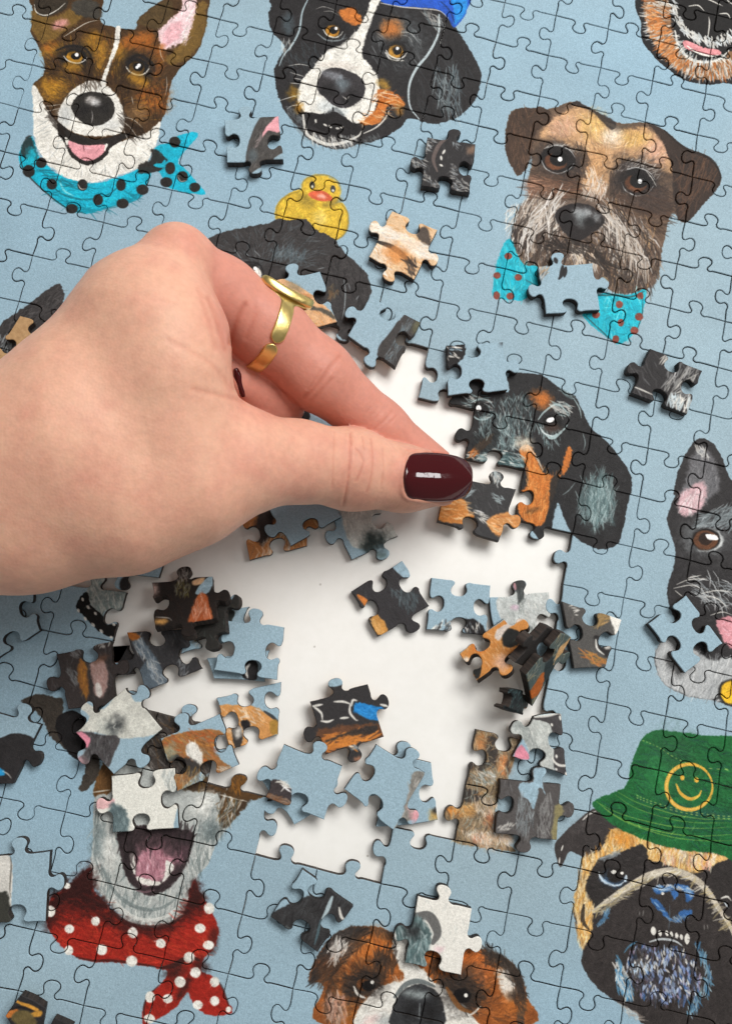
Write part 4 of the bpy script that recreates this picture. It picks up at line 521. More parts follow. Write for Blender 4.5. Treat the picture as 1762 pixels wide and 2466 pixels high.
KN = np.array([(-.150, -.004), (-.098, .016), (-.083, .060), (-.108, .108), (-.124, .155), (-.104, .205), (-.055, .236), (0, .242), (.055, .236), (.104, .205), (.124, .155), (.108, .108), (.083, .060), (.098, .016), (.150, -.004)])
def edge(p0, p1, out, t, sk=0., bow=.012, size=1.0):
    """cut line p0->p1, knob to the left of the direction of travel when out>0 (metres)"""
    p0, p1 = np.asarray(p0, float), np.asarray(p1, float); d = p1-p0; L = np.linalg.norm(d); u = d/L; n = np.array([-u[1], u[0]])
    if out == 0:
        tt = np.linspace(0, 1, 6)[:-1, None]; return p0+d*tt+n*(np.sin(np.pi*tt)*bow*W)
    k = KN.copy()*size; k[:, 0] += sk*k[:, 1]*.9
    c = [np.array([0., 0.]), np.array([max(t*L-.22*W, .12*t*L+.04*L), bow*W*-.6*out])]
    c += [np.array([t*L+x*W, out*y*W]) for x, y in k]
    c += [np.array([min(t*L+.22*W, L-.1*(1-t)*L), bow*W*.7*out]), np.array([L, 0.])]
    q = cr(np.array(c), False, 3)[:-1]
    return p0+q[:, :1]*u+q[:, 1:]*n
_edges = {}
def hedge(r, c):
    if ('h', r, c) not in _edges:
        g = np.random.default_rng(1000+r*50+c); s = sgn(HS, r, c, 'U', 'D')      # travelling right, left-hand side is up
        _edges[('h', r, c)] = edge(corner(r, c), corner(r, c+1), s, .47+g.uniform(-.035, .035), g.uniform(-.3, .3), g.uniform(0, .02))
    return _edges[('h', r, c)]
def vedge(r, c):
    if ('v', r, c) not in _edges:
        g = np.random.default_rng(9000+r*50+c); s = sgn(VS, r, c, 'R', 'L')      # travelling down, left-hand side is right
        _edges[('v', r, c)] = edge(corner(r, c), corner(r+1, c), s, .50+g.uniform(-.04, .04), g.uniform(-.3, .3), g.uniform(0, .02))
    return _edges[('v', r, c)]
def rev(e, end): return np.vstack([end, e[1:][::-1]])
def inset(q, d):
    t = np.roll(q, -1, 0)-np.roll(q, 1, 0); t /= np.linalg.norm(t, axis=1)[:, None]+1e-12
    n = np.c_[t[:, 1], -t[:, 0]]; ar = (q[:, 0]*np.roll(q[:, 1], -1)-q[:, 1]*np.roll(q[:, 0], -1)).sum()
    return q-n*d*(1 if ar > 0 else -1)
def piece_mesh(name, q, h, uvf, mats, gap=.00016):
    """q: outline (n,2) counter-clockwise in local metres; bottom at z=0"""
    ar = (q[:, 0]*np.roll(q[:, 1], -1)-q[:, 1]*np.roll(q[:, 0], -1)).sum()
    if ar < 0: q = q[::-1]
    n = len(q); a = inset(q, gap); b_ = inset(q, gap+.0002); bt = inset(q, gap+.00008)
    v = np.vstack([np.c_[bt, np.zeros(n)], np.c_[a, np.full(n, .0003)], np.c_[a, np.full(n, h-.00022)], np.c_[b_, np.full(n, h)]])
    i = np.arange(n); j = (i+1) % n
    faces = [list(map(int, i[::-1]))]; mi = [2]
    for k in range(3):
        for x, y in zip(i, j): faces.append([int(k*n+x), int(k*n+y), int((k+1)*n+y), int((k+1)*n+x)]); mi.append(1 if k < 2 else 0)
    faces.append([int(3*n+x) for x in i]); mi.append(0)
    me = bpy.data.meshes.new(name); me.from_pydata(v.tolist(), [], faces)
    for m in mats: me.materials.append(m)
    me.polygons.foreach_set('material_index', mi)
    uv = me.uv_layers.new(name='UVMap'); li = np.empty(len(me.loops), np.int32); me.loops.foreach_get('vertex_index', li)
    uv.data.foreach_set('uv', uvf(v[li][:, :2]).astype(np.float32).ravel())
    me.update(); return me
# texture area of the assembled puzzle
BX0, BX1, BY0, BY1 = -.035, .315, -.375, .085; TEX = .000165
BWd, BHt = int((BX1-BX0)/TEX), int((BY1-BY0)/TEX)
def board_fn(px):
    w = at(px, T); return np.c_[(w[:, 0]-BX0)/TEX, (BY1-w[:, 1])/TEX]
NZ = (vnoise(1024, 1024, 3, rng)*.35+vnoise(1024, 1024, 7, rng)*.4+vnoise(1024, 1024, 19, rng)*.25).astype(np.float32)
NZ = np.clip((NZ-.5)*1.5+.5, 0, 1)
def grain(a, g):
    h, w = a.shape[:2]; n = (g.random((h, w, 1), dtype=np.float32)-.5)
    return np.clip(a*(1+.16*n)+.012*n, 0, 1)
def to_image(name, a):
    h, w = a.shape[:2]; im = bpy.data.images.new(name, w, h); im.colorspace_settings.name = 'sRGB'
    px = np.ones((h, w, 4), np.float32); px[..., :3] = a[::-1]; im.pixels.foreach_set(px.ravel()); im.update(); im.pack(); return im
bc = Canvas(BHt, BWd, board_fn, .000129/TEX)
paint_board(bc)
M_board = print_mat('printed_face', to_image('board_print', grain(bc.a, rng)))

# ------------------------------------------------------------------ table and assembled puzzle
def tag(o, label=None, cat=None, group=None, kind=None):
    for k, v in (('label', label), ('category', cat), ('group', group), ('kind', kind)):
        if v: o[k] = v
    return o
me = bpy.data.meshes.new('table_top'); bm = bmesh.new(); bmesh.ops.create_grid(bm, x_segments=2, y_segments=2, size=1.2)
bmesh.ops.translate(bm, verts=bm.verts, vec=(.16, -.2, 0)); g0 = bmesh.ops.extrude_face_region(bm, geom=bm.faces[:]); bmesh.ops.translate(bm, verts=[e for e in g0['geom'] if isinstance(e, bmesh.types.BMVert)], vec=(0, 0, -.03))
bmesh.ops.recalc_face_normals(bm, faces=bm.faces); bm.to_mesh(me); bm.free(); me.materials.append(M_table)
table = bpy.data.objects.new('table_top', me); COL.objects.link(table); tag(table, kind='structure')
puz = bpy.data.objects.new('jigsaw_puzzle', None); COL.objects.link(puz); puz.location = (.16, -.2, 0)
tag(puz, 'partly assembled jigsaw puzzle of painted dog heads on light blue lying on white table', 'jigsaw puzzle')
HOLE = {6: (5, 8), 7: (5, 9), 8: (5, 10), 9: (4, 11), 10: (4, 11), 11: (4, 11), 12: (5, 11), 13: (5, 10), 14: (7, 10), 15: (8, 9)}
npc = 0
for r in range(-5, 22):
    for c in range(-3, 18):
        if r in HOLE and HOLE[r][0] <= c <= HOLE[r][1]: continue
        ctr = [hom(c+dx, r+dy) for dx, dy in ((0, 0), (1, 0), (0, 1), (1, 1), (.5, .5))]
        if not any(-40 < p[0] < PW+40 and -40 < p[1] < PH+40 for p in ctr): continue
        q = np.vstack([hedge(r, c), vedge(r, c+1), rev(hedge(r+1, c), corner(r+1, c+1)), rev(vedge(r, c), corner(r+1, c))])
        o0 = q.mean(0)
        def uvf(v, o0=o0): w = v+o0; return np.c_[(w[:, 0]-BX0)/(BX1-BX0), (w[:, 1]-BY0)/(BY1-BY0)]
        g = np.random.default_rng(500+r*40+c)
        ob = bpy.data.objects.new('puzzle_piece', piece_mesh('puzzle_piece', q-o0, T+g.uniform(-.00009, .00009), uvf, [M_board, M_side, M_kraft], g.uniform(.00009, .00017))); COL.objects.link(ob)
        ob.parent = puz; ob.location = (o0[0]-.16, o0[1]+.2, 0.00006); ob.rotation_euler = (g.normal(0, .003), g.normal(0, .003), g.normal(0, .0015)); npc += 1
print('assembled pieces', npc)
# ------------------------------------------------------------------ loose pieces
TS = 168; TSPAN = .034; NT = 8
LOOSE = []
def loose(label, view, corners, ed, z, base, art=None, rot=0, face='up', h=T, seed=0):
    LOOSE.append((label, view, pts(corners), ed.split(), z, base, art, face, seed))
Z1, Z2, Z3 = T, 2*T+.0001, 3*T+.0002
def fu(c, cols, n=120, ang=90, ln=60, w=7, al=.7, q=None, sp=20): c.f(cols, q if q is not None else c.cover, ang, ln, n, w, al, sp)
GBR = [hexc('6a665f'), hexc('8f8b86'), DK]; FURD = [hexc('5b5a5b'), DK, hexc('77797a')]; CORG = [hexc('d9934f'), hexc('f0d4ae'), hexc('b46a34'), hexc('e9c090')]; WG3 = [hexc('c9ccc8'), hexc('aeb4b1'), WHT]; FUR4 = [hexc('b9bdbd'), hexc('8a8175'), hexc('4b423b'), hexc('c9a077')]
def a1(c):
    c.p(hexc('4b4846'), '900,200 1230,180 1320,880 1100,985 700,1280 600,1010 700,560', 4, 6); fu(c, GBR, 160, 120, 90, 9, .5, '900,250 1280,250 1280,850 800,1200 640,1000'); c.p(PNK, '1180,200 1230,260 1200,500 1000,470 900,600 960,420', 12, 14); c.f([hexc('c9b4b0'), LPK], '880,520 920,560 800,760 760,740', 125, 90, 30, 9, .6); c.b(SLT, 720, 920, 80, 110, 0, .5); c.p(BLUE, '1300,860 1300,1000 1090,990', 3, 2); c.p(BLUE, '700,1250 880,1130 900,1260', 3, 2)
loose("half blue half grey piece with a pink corner left of the bernese chin", 'R9', '215,275 1190,210 1275,990 268,1045', 'o.38 i.55 o.5 i.5', Z2, BLUE, a1)
def a2(c):
    fu(c, FURD, 200, 100, 60, 8, .5); c.f([WHT, hexc('c9d0d4')], '370,280 470,290 440,400 340,520 340,440', 30, 60, 40, 9, .85); c.f([WHT, hexc('aab4ba')], '160,530 360,520 330,700 530,880 480,930 290,800', 40, 60, 90, 9, .8); c.f([WHT, hexc('b4bcc0')], '680,620 760,640 760,780 940,900 900,980 700,930', 20, 60, 70, 9, .8); c.s_(hexc('7b6b66'), 60, '640,270 520,380 450,560 500,720', .7); c.f([hexc('b9c4ca')], '700,340 780,360 780,440 740,420', 60, 50, 14, 8, .8); c.b(hexc('8b6f5c'), 940, 440, 50, 70, 30, .8)
    for l in ('600,440 570,490', '548,520 556,570', '535,630 570,650'): c.s_(WHT, 34, l)
loose("dark grin puzzle piece with white teeth and grey whiskers, upper right of the yellow duck", 'RA', '370,265 1003,360 928,1003 285,910', 'o.5 i.55 i.5 o.45', Z2, BLK, a2)
def a3(c):
    fu(c, CORG, 200, 30, 60, 7, .6); c.p(hexc('ecdcc8'), '830,1460 900,1450 1060,1530 1290,1630 1290,1690 1180,1690 1000,1610 880,1560', 10, 14, .95); c.f([WHT, CRM], '840,1450 1300,1640 1280,1700 900,1540', 25, 80, 120, 9, .8); c.f([WHT, CRM], '860,1600 960,1620 960,1800 850,1700', 60, 60, 60, 9, .8); c.s_(DK, 40, '890,1575 1000,1620 1140,1740', .9); c.p(hexc('50463f'), '1150,1500 1210,1480 1240,1600 1160,1560', 10, 8); c.b(hexc('d98c4a'), 1020, 1660, 90, 60, 20, .8); c.f([DK, hexc('5a4a3e')], '1070,1700 1140,1690 1130,1800 1090,1770', 60, 50, 40, 9, .8)
loose("orange and cream striped puzzle piece lying face up right of the black dog", 'B', '985,1372 1282,1497 1128,1824 832,1672', 'i.5 o.5 o.5 o.55', Z2, hexc('e0bd96'), a3)
def a4(c):
    c.p(hexc('d9ab80'), '60,300 200,300 480,470 700,715 560,900 100,760', 4, 6); c.f(CORG, '80,320 480,470 680,720 500,760 150,600', 35, 80, 120, 9, .6); c.p(hexc('4a4a44'), '240,460 330,520 480,560 620,610 690,700 560,620 380,570', 10, 12, .9); c.b(hexc('7f7a64'), 280, 370, 80, 40, 30, .6)
loose("half blue half tan puzzle piece lying over the black dog face beside the gold ring", 'RB', '78,303 530,213 700,712 190,860', 'o.42 i.5 - -', Z2, BLUE, a4)
def a5(c):
    c.p(hexc('423f3e'), '1385,620 1520,715 1430,900 1290,1180 1080,1030 1230,790', 4, 8); c.f([hexc('7c96a2'), hexc('a9bcc4'), hexc('5a6266')], '1400,650 1440,690 1240,1120 1150,1080 1260,880', 115, 90, 70, 8, .7); c.b(hexc('6b6a4e'), 1470, 760, 40, 70, 20, .7)
loose("blue piece with a dark grey striped corner over the gap's upper edge", 'RB', '1015,460 1515,714 1268,1162 797,846', 'i.45 i.45 o.45 o.52', Z2, BLUE, a5)
def a6(c):
    c.p(DK, '1300,600 1440,580 1460,690 1380,760 1310,730', 4, 10); c.f([WHT, BLUE], '1330,620 1430,600 1410,720 1330,700', 25, 50, 18, 9, .9); c.b(DK, 1720, 600, 30, 30, 0, .9)
loose("blue puzzle piece with a black white spiked lobe above the dachshund head", 'D', '1335,625 1708,602 1738,918 1348,957', 'i.45 o.5 i.5 i.45', Z2, BLUE, a6)
def a7(c):
    for l in ('520,110 510,170 495,195', '540,120 530,180', '470,60 480,90'): c.s_(DK, 30, l, .95)
    c.f(FUR4, '360,100 430,100 400,190 370,180', 115, 50, 30, 8, .8); c.p(hexc('7a684f'), '715,85 800,200 830,190 790,90', 6, 8)
loose("plain blue puzzle piece lying across the brown schnauzer beard and teal bow", 'E', '358,112 715,88 765,398 410,422', 'o.35 o.45 i.5 o.5', Z2, BLUE, a7)
def a8(c):
    fu(c, FURD, 120, 60, 70, 8, .5); c.f([hexc('a9a9a7'), WHT, hexc('7a7b7b')], '1200,800 1420,760 1300,1000 1200,960', 120, 70, 90, 9, .7); c.f([WHT, hexc('cfdde2')], '1240,960 1390,990 1330,1075 1210,1010', 100, 60, 60, 9, .9); c.s_(WHT, 12, '970,890 1110,950', .8); c.f([WHT], '1160,690 1220,700 1190,760', 120, 50, 14, 9, .8)
loose("charcoal puzzle piece with white streaks alone on the blue right of the teal bow", 'E', '1090,645 1432,790 1330,1078 965,940', 'i.45 i.45 i.5 o.5', Z2, BLK, a8)
def a9(c):
    fu(c, FURD, 120, 60, 60, 8, .35); c.p(hexc('c07c3e'), '820,720 1010,640 1060,760 1110,790 1010,850 830,820', 8, 10); c.f(CORG, '830,720 1010,650 1100,790 860,810', 10, 60, 70, 9, .6); c.p(hexc('cf8f55'), '1220,810 1440,740 1500,830 1330,950 1240,890', 8, 10); c.f(CORG, '1230,820 1480,770 1320,940', 10, 60, 60, 9, .6); c.f([WHT, hexc('b9c9cc')], '1220,400 1330,420 1290,560 1230,500', 80, 50, 50, 9, .8); c.f([WHT], '1100,740 1230,790 1160,830', 30, 50, 20, 9, .8); c.f([hexc('b9cbce')], '1040,610 1100,580 1060,640', -20, 60, 10, 8, .7); c.f([hexc('b9cbce')], '1260,610 1340,650 1280,690', 30, 50, 14, 8, .7)
loose("black and orange chin piece being set in place under the thumb nail", 'N', '900,470 1440,578 1300,992 820,832', 'o.7 o.55 i.5 -', T+.0034, hexc('3b3a3b'), a9)
loose("face down kraft brown puzzle piece at the left edge above the wrist", 'K', '130,702 470,800 330,1180 -80,1000', 'i.38 o.5 o.5 i.4', Z2, BLUE, None, face='down')
def a11(c): fu(c, CORG+[hexc('8d6a50')], 160, 70, 70, 9, .6); c.p(hexc('3a3331'), '110,80 210,60 200,200 150,300 100,260', 12, 14); c.f([WHT, CRM], '200,230 320,200 330,340 200,380 80,380', 100, 50, 60, 8, .7)
loose("orange and black piece on the table under a blue piece below the thumb base", 'Q', '-10,60 410,0 432,310 56,405', 'o.5 o.5 i.5 i.5', Z1, hexc('b5794a'), a11)
loose("plain blue puzzle piece resting on an orange piece below the thumb", 'Q', '178,62 560,-60 655,122 325,312', '- - i.5 o.5', Z2, BLUE)
def a13(c): c.p(hexc('c3c6c1'), '600,-60 900,-60 1060,240 900,300 760,330 690,250 650,100', 4, 6); fu(c, WG3, 160, 80, 40, 8, .5, '640,0 1000,100 1000,250 760,300 680,180'); c.b(hexc('26302f'), 880, 280, 80, 55, 20, .95); c.b(hexc('26302f'), 830, 320, 60, 30, 0, .8); c.b(hexc('5b6f70'), 910, 370, 40, 20, 0, .8); c.p(DK, '480,-40 640,-40 620,80 500,40', 6, 8)
loose("white muzzle piece with a dark nose spot and blue corner just below the thumb", 'Q', '555,50 850,-40 1026,246 721,402', '- i.55 o.42 o.5', Z1, BLUE, a13)
def a14(c): fu(c, [DK, hexc('454548')], 100, 60, 60, 8, .4); c.p(BLUE, '975,425 1055,395 1130,520 1060,520', 3, 3); c.f([hexc('6d8086'), hexc('3e4a4e')], '980,600 1150,620 1120,740 1040,700', 70, 40, 90, 8, .6); c.p(ORG, '755,625 820,660 810,705', 4, 5); c.p(hexc('c08a48'), '845,790 890,760 960,860 890,890', 5, 8); c.f([hexc('dfb070')], '850,780 940,860 890,880', 50, 40, 20, 8, .6)
loose("black puzzle piece with small orange patches alone on the middle of the white table", 'Q', '716,606 1050,403 1230,703 895,905', 'i.5 i.45 o.45 i.5', Z1, hexc('363436'), a14)
def a15(c): c.f([DK, hexc('55585a'), WHT], '1250,840 1370,790 1370,865 1270,860', 130, 40, 40, 9, .9); c.p(DK, '1450,790 1540,800 1600,890 1460,880', 5, 10); c.f([WHT, hexc('7a8084')], '1460,800 1560,800 1560,870 1470,870', 90, 40, 16, 9, .8)
loose("blue puzzle piece with two black lower corners right of the black piece", 'Q', '1240,515 1627,566 1600,895 1206,856', 'i.5 i.5 i.5 i.5', Z1, BLUE, a15)
def a16(c): c.p(hexc('c2c6c4'), '605,320 1120,270 1200,520 1100,820 800,830 640,600', 4, 6); fu(c, WG3+[hexc('8a9391')], 200, 60, 45, 9, .6, '620,330 1120,290 1180,520 1060,780 850,700 680,520'); c.p(hexc('3f4040'), '730,190 800,140 880,190 860,330 800,400 790,300', 8, 8); c.s_(PNK, 30, '760,190 770,260', .7); c.f([hexc('4a5150'), hexc('6d7472')], '800,280 860,280 850,480 800,460', 90, 60, 40, 9, .6); c.f([hexc('4a5150'), hexc('7d8482')], '860,640 1080,660 1050,780 900,760', 90, 60, 60, 9, .6); c.b(hexc('c79ab4'), 760, 440, 40, 24, 0, .5)
loose("grey white furry piece with a blue left strip at the gap's right rim", 'R4', '500,332 1120,280 1160,800 560,700', 'o.5 i.62 o.5 -', Z1, BLUE, a16)
def a21(c): fu(c, [hexc('55524e'), hexc('6b6760'), hexc('3d3b39')], 160, 70, 60, 8, .45); c.f([hexc('a98850'), hexc('c79a5c')], '720,800 800,740 860,760 770,830', -20, 60, 50, 8, .7); c.p(WHT, '830,745 905,790 880,910 850,860', 6, 8); c.p(hexc('2c2a2a'), '720,910 760,900 850,1000 790,1030', 6, 6); c.s_(WHT, 14, '735,920 745,980 790,1020', .9); c.b(WHT, 810, 972, 20, 12); c.f([ORG, hexc('b5803c')], '660,990 800,1060 800,1100 670,1050', 25, 60, 40, 8, .8); c.f([WHT], '570,690 620,700 600,780', 160, 30, 10, 8, .8)
loose("grey eye corner puzzle piece lying on the blue right of the tilted stack", 'F', '512,668 906,790 800,1106 592,1112', 'i.5 i.45 - i.5', Z2, hexc('545250'), a21)
loose("plain blue four notched puzzle piece lying over the boston terrier mouth", 'F', '1075,818 1325,630 1565,945 1315,1142', 'i.5 i.5 i.45 i.5', Z2, BLUE)
def a23(c):
    c.p(BLUE, '690,80 840,70 840,130 700,162', 3, 4); c.p(hexc('2a86cc'), '890,280 1020,300 1140,330 1150,370 1050,410 900,350', 6, 10); c.f([hexc('49a4e6'), hexc('1a6cb0')], '900,300 1120,340 1050,400 910,350', 15, 60, 60, 9, .6); c.p(hexc('6b4630'), '640,470 1040,430 1090,520 900,560 670,650 640,560', 10, 16, .9)
    c.f([ORG, hexc('d9873c')], '680,510 1060,515 900,560 680,640', -12, 110, 60, 13, .9); c.p(hexc('332f2e'), '650,560 860,480 1040,440 1000,500 800,520 700,560', 8, 10, .9)
    for l in ('735,270 800,270 850,285', '850,290 850,350 890,400 905,405', '860,300 870,260 900,262', '580,300 640,350 650,400', '640,410 690,415 730,400', '780,390 840,385', '590,300 650,290', '1070,290 1110,300 1125,310'): c.s_(WHT, 17, l, .9)
    c.f([WHT, hexc('9aa4a8')], '860,590 940,590 950,610 870,620', 10, 40, 16, 8, .9); c.b(hexc('b07a5c'), 915, 685, 40, 20)
loose("black piece with a bright blue hat band and orange stripe near the gap centre", 'R6', '557,270 980,142 1098,526 670,658', 'o.5 o.42 o.52 o.45', T+.0022, hexc('353334'), a23)
def a24(c): c.p(hexc('40393a'), '290,830 410,880 430,960 420,1045 300,1010 230,960', 4, 8); c.f([hexc('8a5a38'), hexc('a98a70')], '240,930 420,990 400,1030 280,1000', 20, 60, 50, 9, .7); c.f([WHT], '350,850 400,870 390,910', 20, 60, 14, 9, .95)
loose("blue puzzle piece with a brown black lower left corner below the hat band piece", 'R6', '370,578 797,738 662,1130 235,965', 'o.55 o.6 i.5 o.42', Z2, BLUE, a24)
loose("blue puzzle piece mostly hidden under the blue piece with a brown corner", 'R6', '212,842 600,720 705,1000 447,1166', 'o.5 o.6 - o.5', Z1, BLUE)
def a26(c): c.p(hexc('8a8780'), '1310,790 1400,820 1380,1100 1300,1120 1165,1205 1240,1060', 4, 8); c.f([hexc('b9b6b0'), hexc('6f6d69')], '1300,820 1390,840 1340,1100 1230,1110', 105, 60, 70, 9, .6); c.b(PNK, 1335, 1080, 46, 60, 0, .9)
loose("blue piece with a grey pink right border above the gap's lower edge", 'R6', '805,906 1040,578 1400,790 1165,1206', 'i.5 o.62 o.68 i.45', Z2, BLUE, a26)
def a27(c): c.b(hexc('c99a48'), 1465, 1100, 36, 36); c.b(DK, 1470, 1060, 20, 20)
loose("blue puzzle piece peeking out under the grey pink bordered piece", 'R6', '1130,650 1440,712 1487,1130 1035,1180', 'o.3 i.5 - o.5', Z1, BLUE, a27)
def a28(c):
    c.p(hexc('b9bdb9'), '640,330 720,200 880,220 930,200 1110,220 1160,400 1170,760 1050,740 940,640 850,430', 4, 6); fu(c, WG3, 160, 75, 60, 9, .5, '880,240 1120,260 1150,700 1000,700 860,400'); c.f([hexc('6a7070'), hexc('8f9794')], '700,250 830,230 1040,560 980,680 860,430', 70, 70, 120, 9, .6); c.p(hexc('454243'), '930,215 1100,185 1240,160 1310,330 1330,560 1310,815 1180,780 1160,480 1120,270', 4, 6); c.p(hexc('d98a9c'), '750,610 830,490 920,620 850,640', 8, 8); c.s_(WHT, 30, '930,200 1100,185 1220,160 1250,200', .8)
    for l in ('1225,190 1235,230', '1265,280 1275,330', '1140,270 1150,290', '1165,360 1175,400', '1180,480 1190,520', '1190,590 1195,620', '1185,730 1195,745', '1295,630 1305,650', '1290,770 1295,800'): c.s_(WHT, 24, l, .95)
    c.s_(WHT, 26, '1150,620 1180,670 1240,700 1320,690 1330,650', .9)
loose("white neck piece with a black dashed collar band right of the lower gap", 'R5', '960,190 1245,163 1305,812 738,606', '- i.45 i.62 o.6', Z2, BLUE, a28)
def a29(c):
    fu(c, FURD+[hexc('8a8b8c')], 160, 85, 80, 9, .5); c.p(BLUE, '810,880 950,860 960,730 1090,740 1050,880 1080,1000 1020,930 960,1150 900,1040 830,1000', 3, 10); c.f([hexc('a9b4b8'), hexc('7d868a')], '820,1020 900,1060 960,1300 800,1400 780,1100', 95, 90, 80, 9, .7); c.f([hexc('a9a9a7'), hexc('8d8d8c')], '1060,1060 1150,1060 1100,1440 990,1440', 95, 90, 80, 9, .7); c.p(hexc('8f8660'), '1180,1130 1260,1140 1230,1440 1150,1460', 14, 14); c.f([WHT], '600,1330 760,1290 740,1340 640,1370', -35, 40, 30, 9, .7)
loose("shaggy grey piece with a blue top notch on the gap's lower right border", 'R5', '612,836 1242,892 1200,1472 560,1402', 'o.6 o.48 o.5 i.5', Z2, hexc('555150'), a29)
def a30(c): fu(c, WG3, 120, 80, 40, 9, .3); c.s_(hexc('4a4a4a'), 60, '1140,970 1230,980 1280,1080 1250,1150', .8); c.p(hexc('55696a'), '1000,1000 1140,980 1220,1040 1230,1180 1200,1330 1060,1290', 10, 12); c.f([hexc('c3d0d0'), hexc('3e5254'), hexc('8fa5a6')], '1020,1010 1200,1020 1210,1310 1070,1280', 85, 70, 130, 9, .6); c.b(DK, 1120, 1080, 50, 40, 0, .8); c.b(LPK, 1290, 1190, 30, 20)
loose("mostly white puzzle piece with a dark grey curl above the orange boxer head", 'H', '1150,842 1507,926 1435,1362 1066,1282', 'o.48 o.52 i.5 o.42', Z2, WHT, a30)
def a31(c): c.p(hexc('363536'), '180,980 400,860 560,800 660,740 740,910 720,1040 500,1220 330,1090', 4, 6); c.f([DK, hexc('4d5052')], '230,980 560,830 700,920 500,1180', 120, 70, 80, 8, .5); c.s_(hexc('b9ccd2'), 26, '595,850 560,940 530,990', .9); c.s_(hexc('5c7a84'), 16, '520,1000 500,1090 480,1160', .7); c.s_(WHT, 18, '640,920 655,980 690,1010', .9); c.f([hexc('6a7476')], '220,1010 330,1060 300,1090', 40, 30, 20, 7, .6)
loose("black ear puzzle piece with a blue upper tip and white streak below the gap", 'H', '192,982 400,668 735,912 500,1215', 'i.5 i.42 i.5 i.5', Z2, BLUE, a31)
def a32(c): c.p(hexc('d6d3cc'), '-200,460 110,450 125,900 100,1190 -200,1200', 4, 8); c.p(hexc('3b3b36'), '-200,830 0,840 90,880 105,1180 -200,1200', 10, 14); c.s_(hexc('4c463f'), 14, '115,460 125,560 110,800 120,900', .8)
loose("blue puzzle piece with a white and dark left half at the lower left border", 'R8', '-160,470 545,402 497,1165 -150,1190', 'o.53 o.45 i.48 -', Z2, BLUE, a32)
def a33(c): c.p(hexc('d89a42'), '170,2010 410,2100 390,2130 180,2050', 6, 8); c.p(ORG, '60,2150 190,2110 180,2200 60,2200', 8, 10); c.p(hexc('c8913f'), '320,2160 450,2130 440,2190 330,2200', 8, 8); c.p(hexc('6b5d3c'), '120,2210 200,2130 330,2150 400,2270 250,2300', 12, 12); c.s_(DK, 26, '120,2110 240,2090 370,2130', .9)
loose("orange and black striped puzzle piece tilted in the lower left corner", 'R8', '235,1958 495,2098 380,2640 55,2190', '- - o.5 -', (Z2+.003, Z2+.002, Z2, Z2+.002), BLK, a33)
loose("black puzzle piece cut by the bottom edge beside the orange striped piece", 'R8', '585,2200 790,2290 700,2620 440,2480', '- o.5 - -', Z2, BLK)
loose("blue puzzle piece lying raised under the wrist at the left edge", 'J', '-130,560 200,480 262,782 -70,1000', 'o.5 i.5 i.45 o.5', Z2, BLUE)
def a36(c): c.p(hexc('2f2d2e'), '-400,1800 0,1690 200,1625 420,1665 640,1850 600,2080 300,2400 -600,2400 -600,1900', 4, 6); c.p(hexc('2d93c9'), '-200,2050 30,2110 60,2190 -40,2220 -200,2200', 8, 14); c.s_(WHT, 14, '40,2140 110,2180 160,2240', .8)
loose("blue puzzle piece with a black and bright blue lower half at the left edge", 'R7', '-300,1260 566,1505 178,2322 -600,2300', 'o.7 o.5 o.5 -', Z2, BLUE, a36)
def a37(c): fu(c, FURD, 160, 90, 90, 9, .4); c.p(hexc('8a5c30'), '500,1130 570,1150 600,1400 590,1530 540,1480 490,1330', 14, 14); c.f([hexc('b9832e'), hexc('7d5230')], '510,1200 580,1200 600,1500 540,1480', 85, 80, 60, 9, .6); c.p(hexc('a98a84'), '620,1180 760,1130 810,1360 740,1540 680,1500 650,1340', 16, 16); c.f([hexc('c9b0aa'), hexc('8a6a60')], '630,1200 780,1180 790,1380 700,1520', 80, 80, 80, 9, .5); c.p(hexc('d9d2cc'), '690,1370 740,1400 750,1500 710,1540 680,1460', 10, 10); c.f([WHT], '650,930 840,930 820,980 660,980', 100, 40, 30, 9, .7); c.f([hexc('9aa0a2')], '380,1230 470,1260 470,1400 400,1330', 60, 70, 30, 9, .6); c.f([hexc('a0a4a5')], '390,1010 500,1000 500,1090 430,1090', 40, 40, 40, 8, .6); c.b(hexc('6a4a38'), 740, 1110, 90, 40, -20, .6)
loose("dark brown puzzle piece with orange and pinkish stripes left of the dark pile", 'R1', '246,1060 846,922 905,1620 380,1665', 'i.55 o.45 o.5 o.5', Z2, hexc('3a3433'), a37)
def a37b(c): c.p(hexc('a8622a'), '1130,1080 1260,1060 1260,1250 1150,1250', 6, 8); c.b(hexc('a8552c'), 890, 1110, 30, 60, -10, .9); fu(c, FURD, 60, 60, 60, 9, .4)
loose("black piece with an orange knob wedged under the brown striped piece", 'R1', '700,985 1035,965 1095,1285 720,1330', 'i.5 o.5 - -', Z1, hexc('2c2a2a'), a37b)
def a38(c): fu(c, FURD, 160, 70, 80, 9, .4); c.p(hexc('5a6670'), '-60,830 40,840 200,1080 330,1330 180,1400 60,1400 0,1250 90,1100 0,1000', 10, 12); c.f([hexc('b4bec6'), hexc('6f7c88'), WHT], '0,850 60,900 300,1300 220,1370 60,1100 -40,950', 58, 100, 100, 9, .8); c.f([hexc('8a9298'), hexc('b0b4b4')], '440,1090 540,1080 520,1260 480,1290', 120, 60, 40, 9, .7); c.p(hexc('a8642c'), '-140,790 -40,800 40,850 -60,890', 10, 10)
loose("black puzzle piece with a pale grey diagonal stripe in the middle of the dark pile", 'R2', '-110,800 482,762 690,1190 86,1432', 'i.5 i.55 i.5 o.5', T+.0016, hexc('383739'), a38)
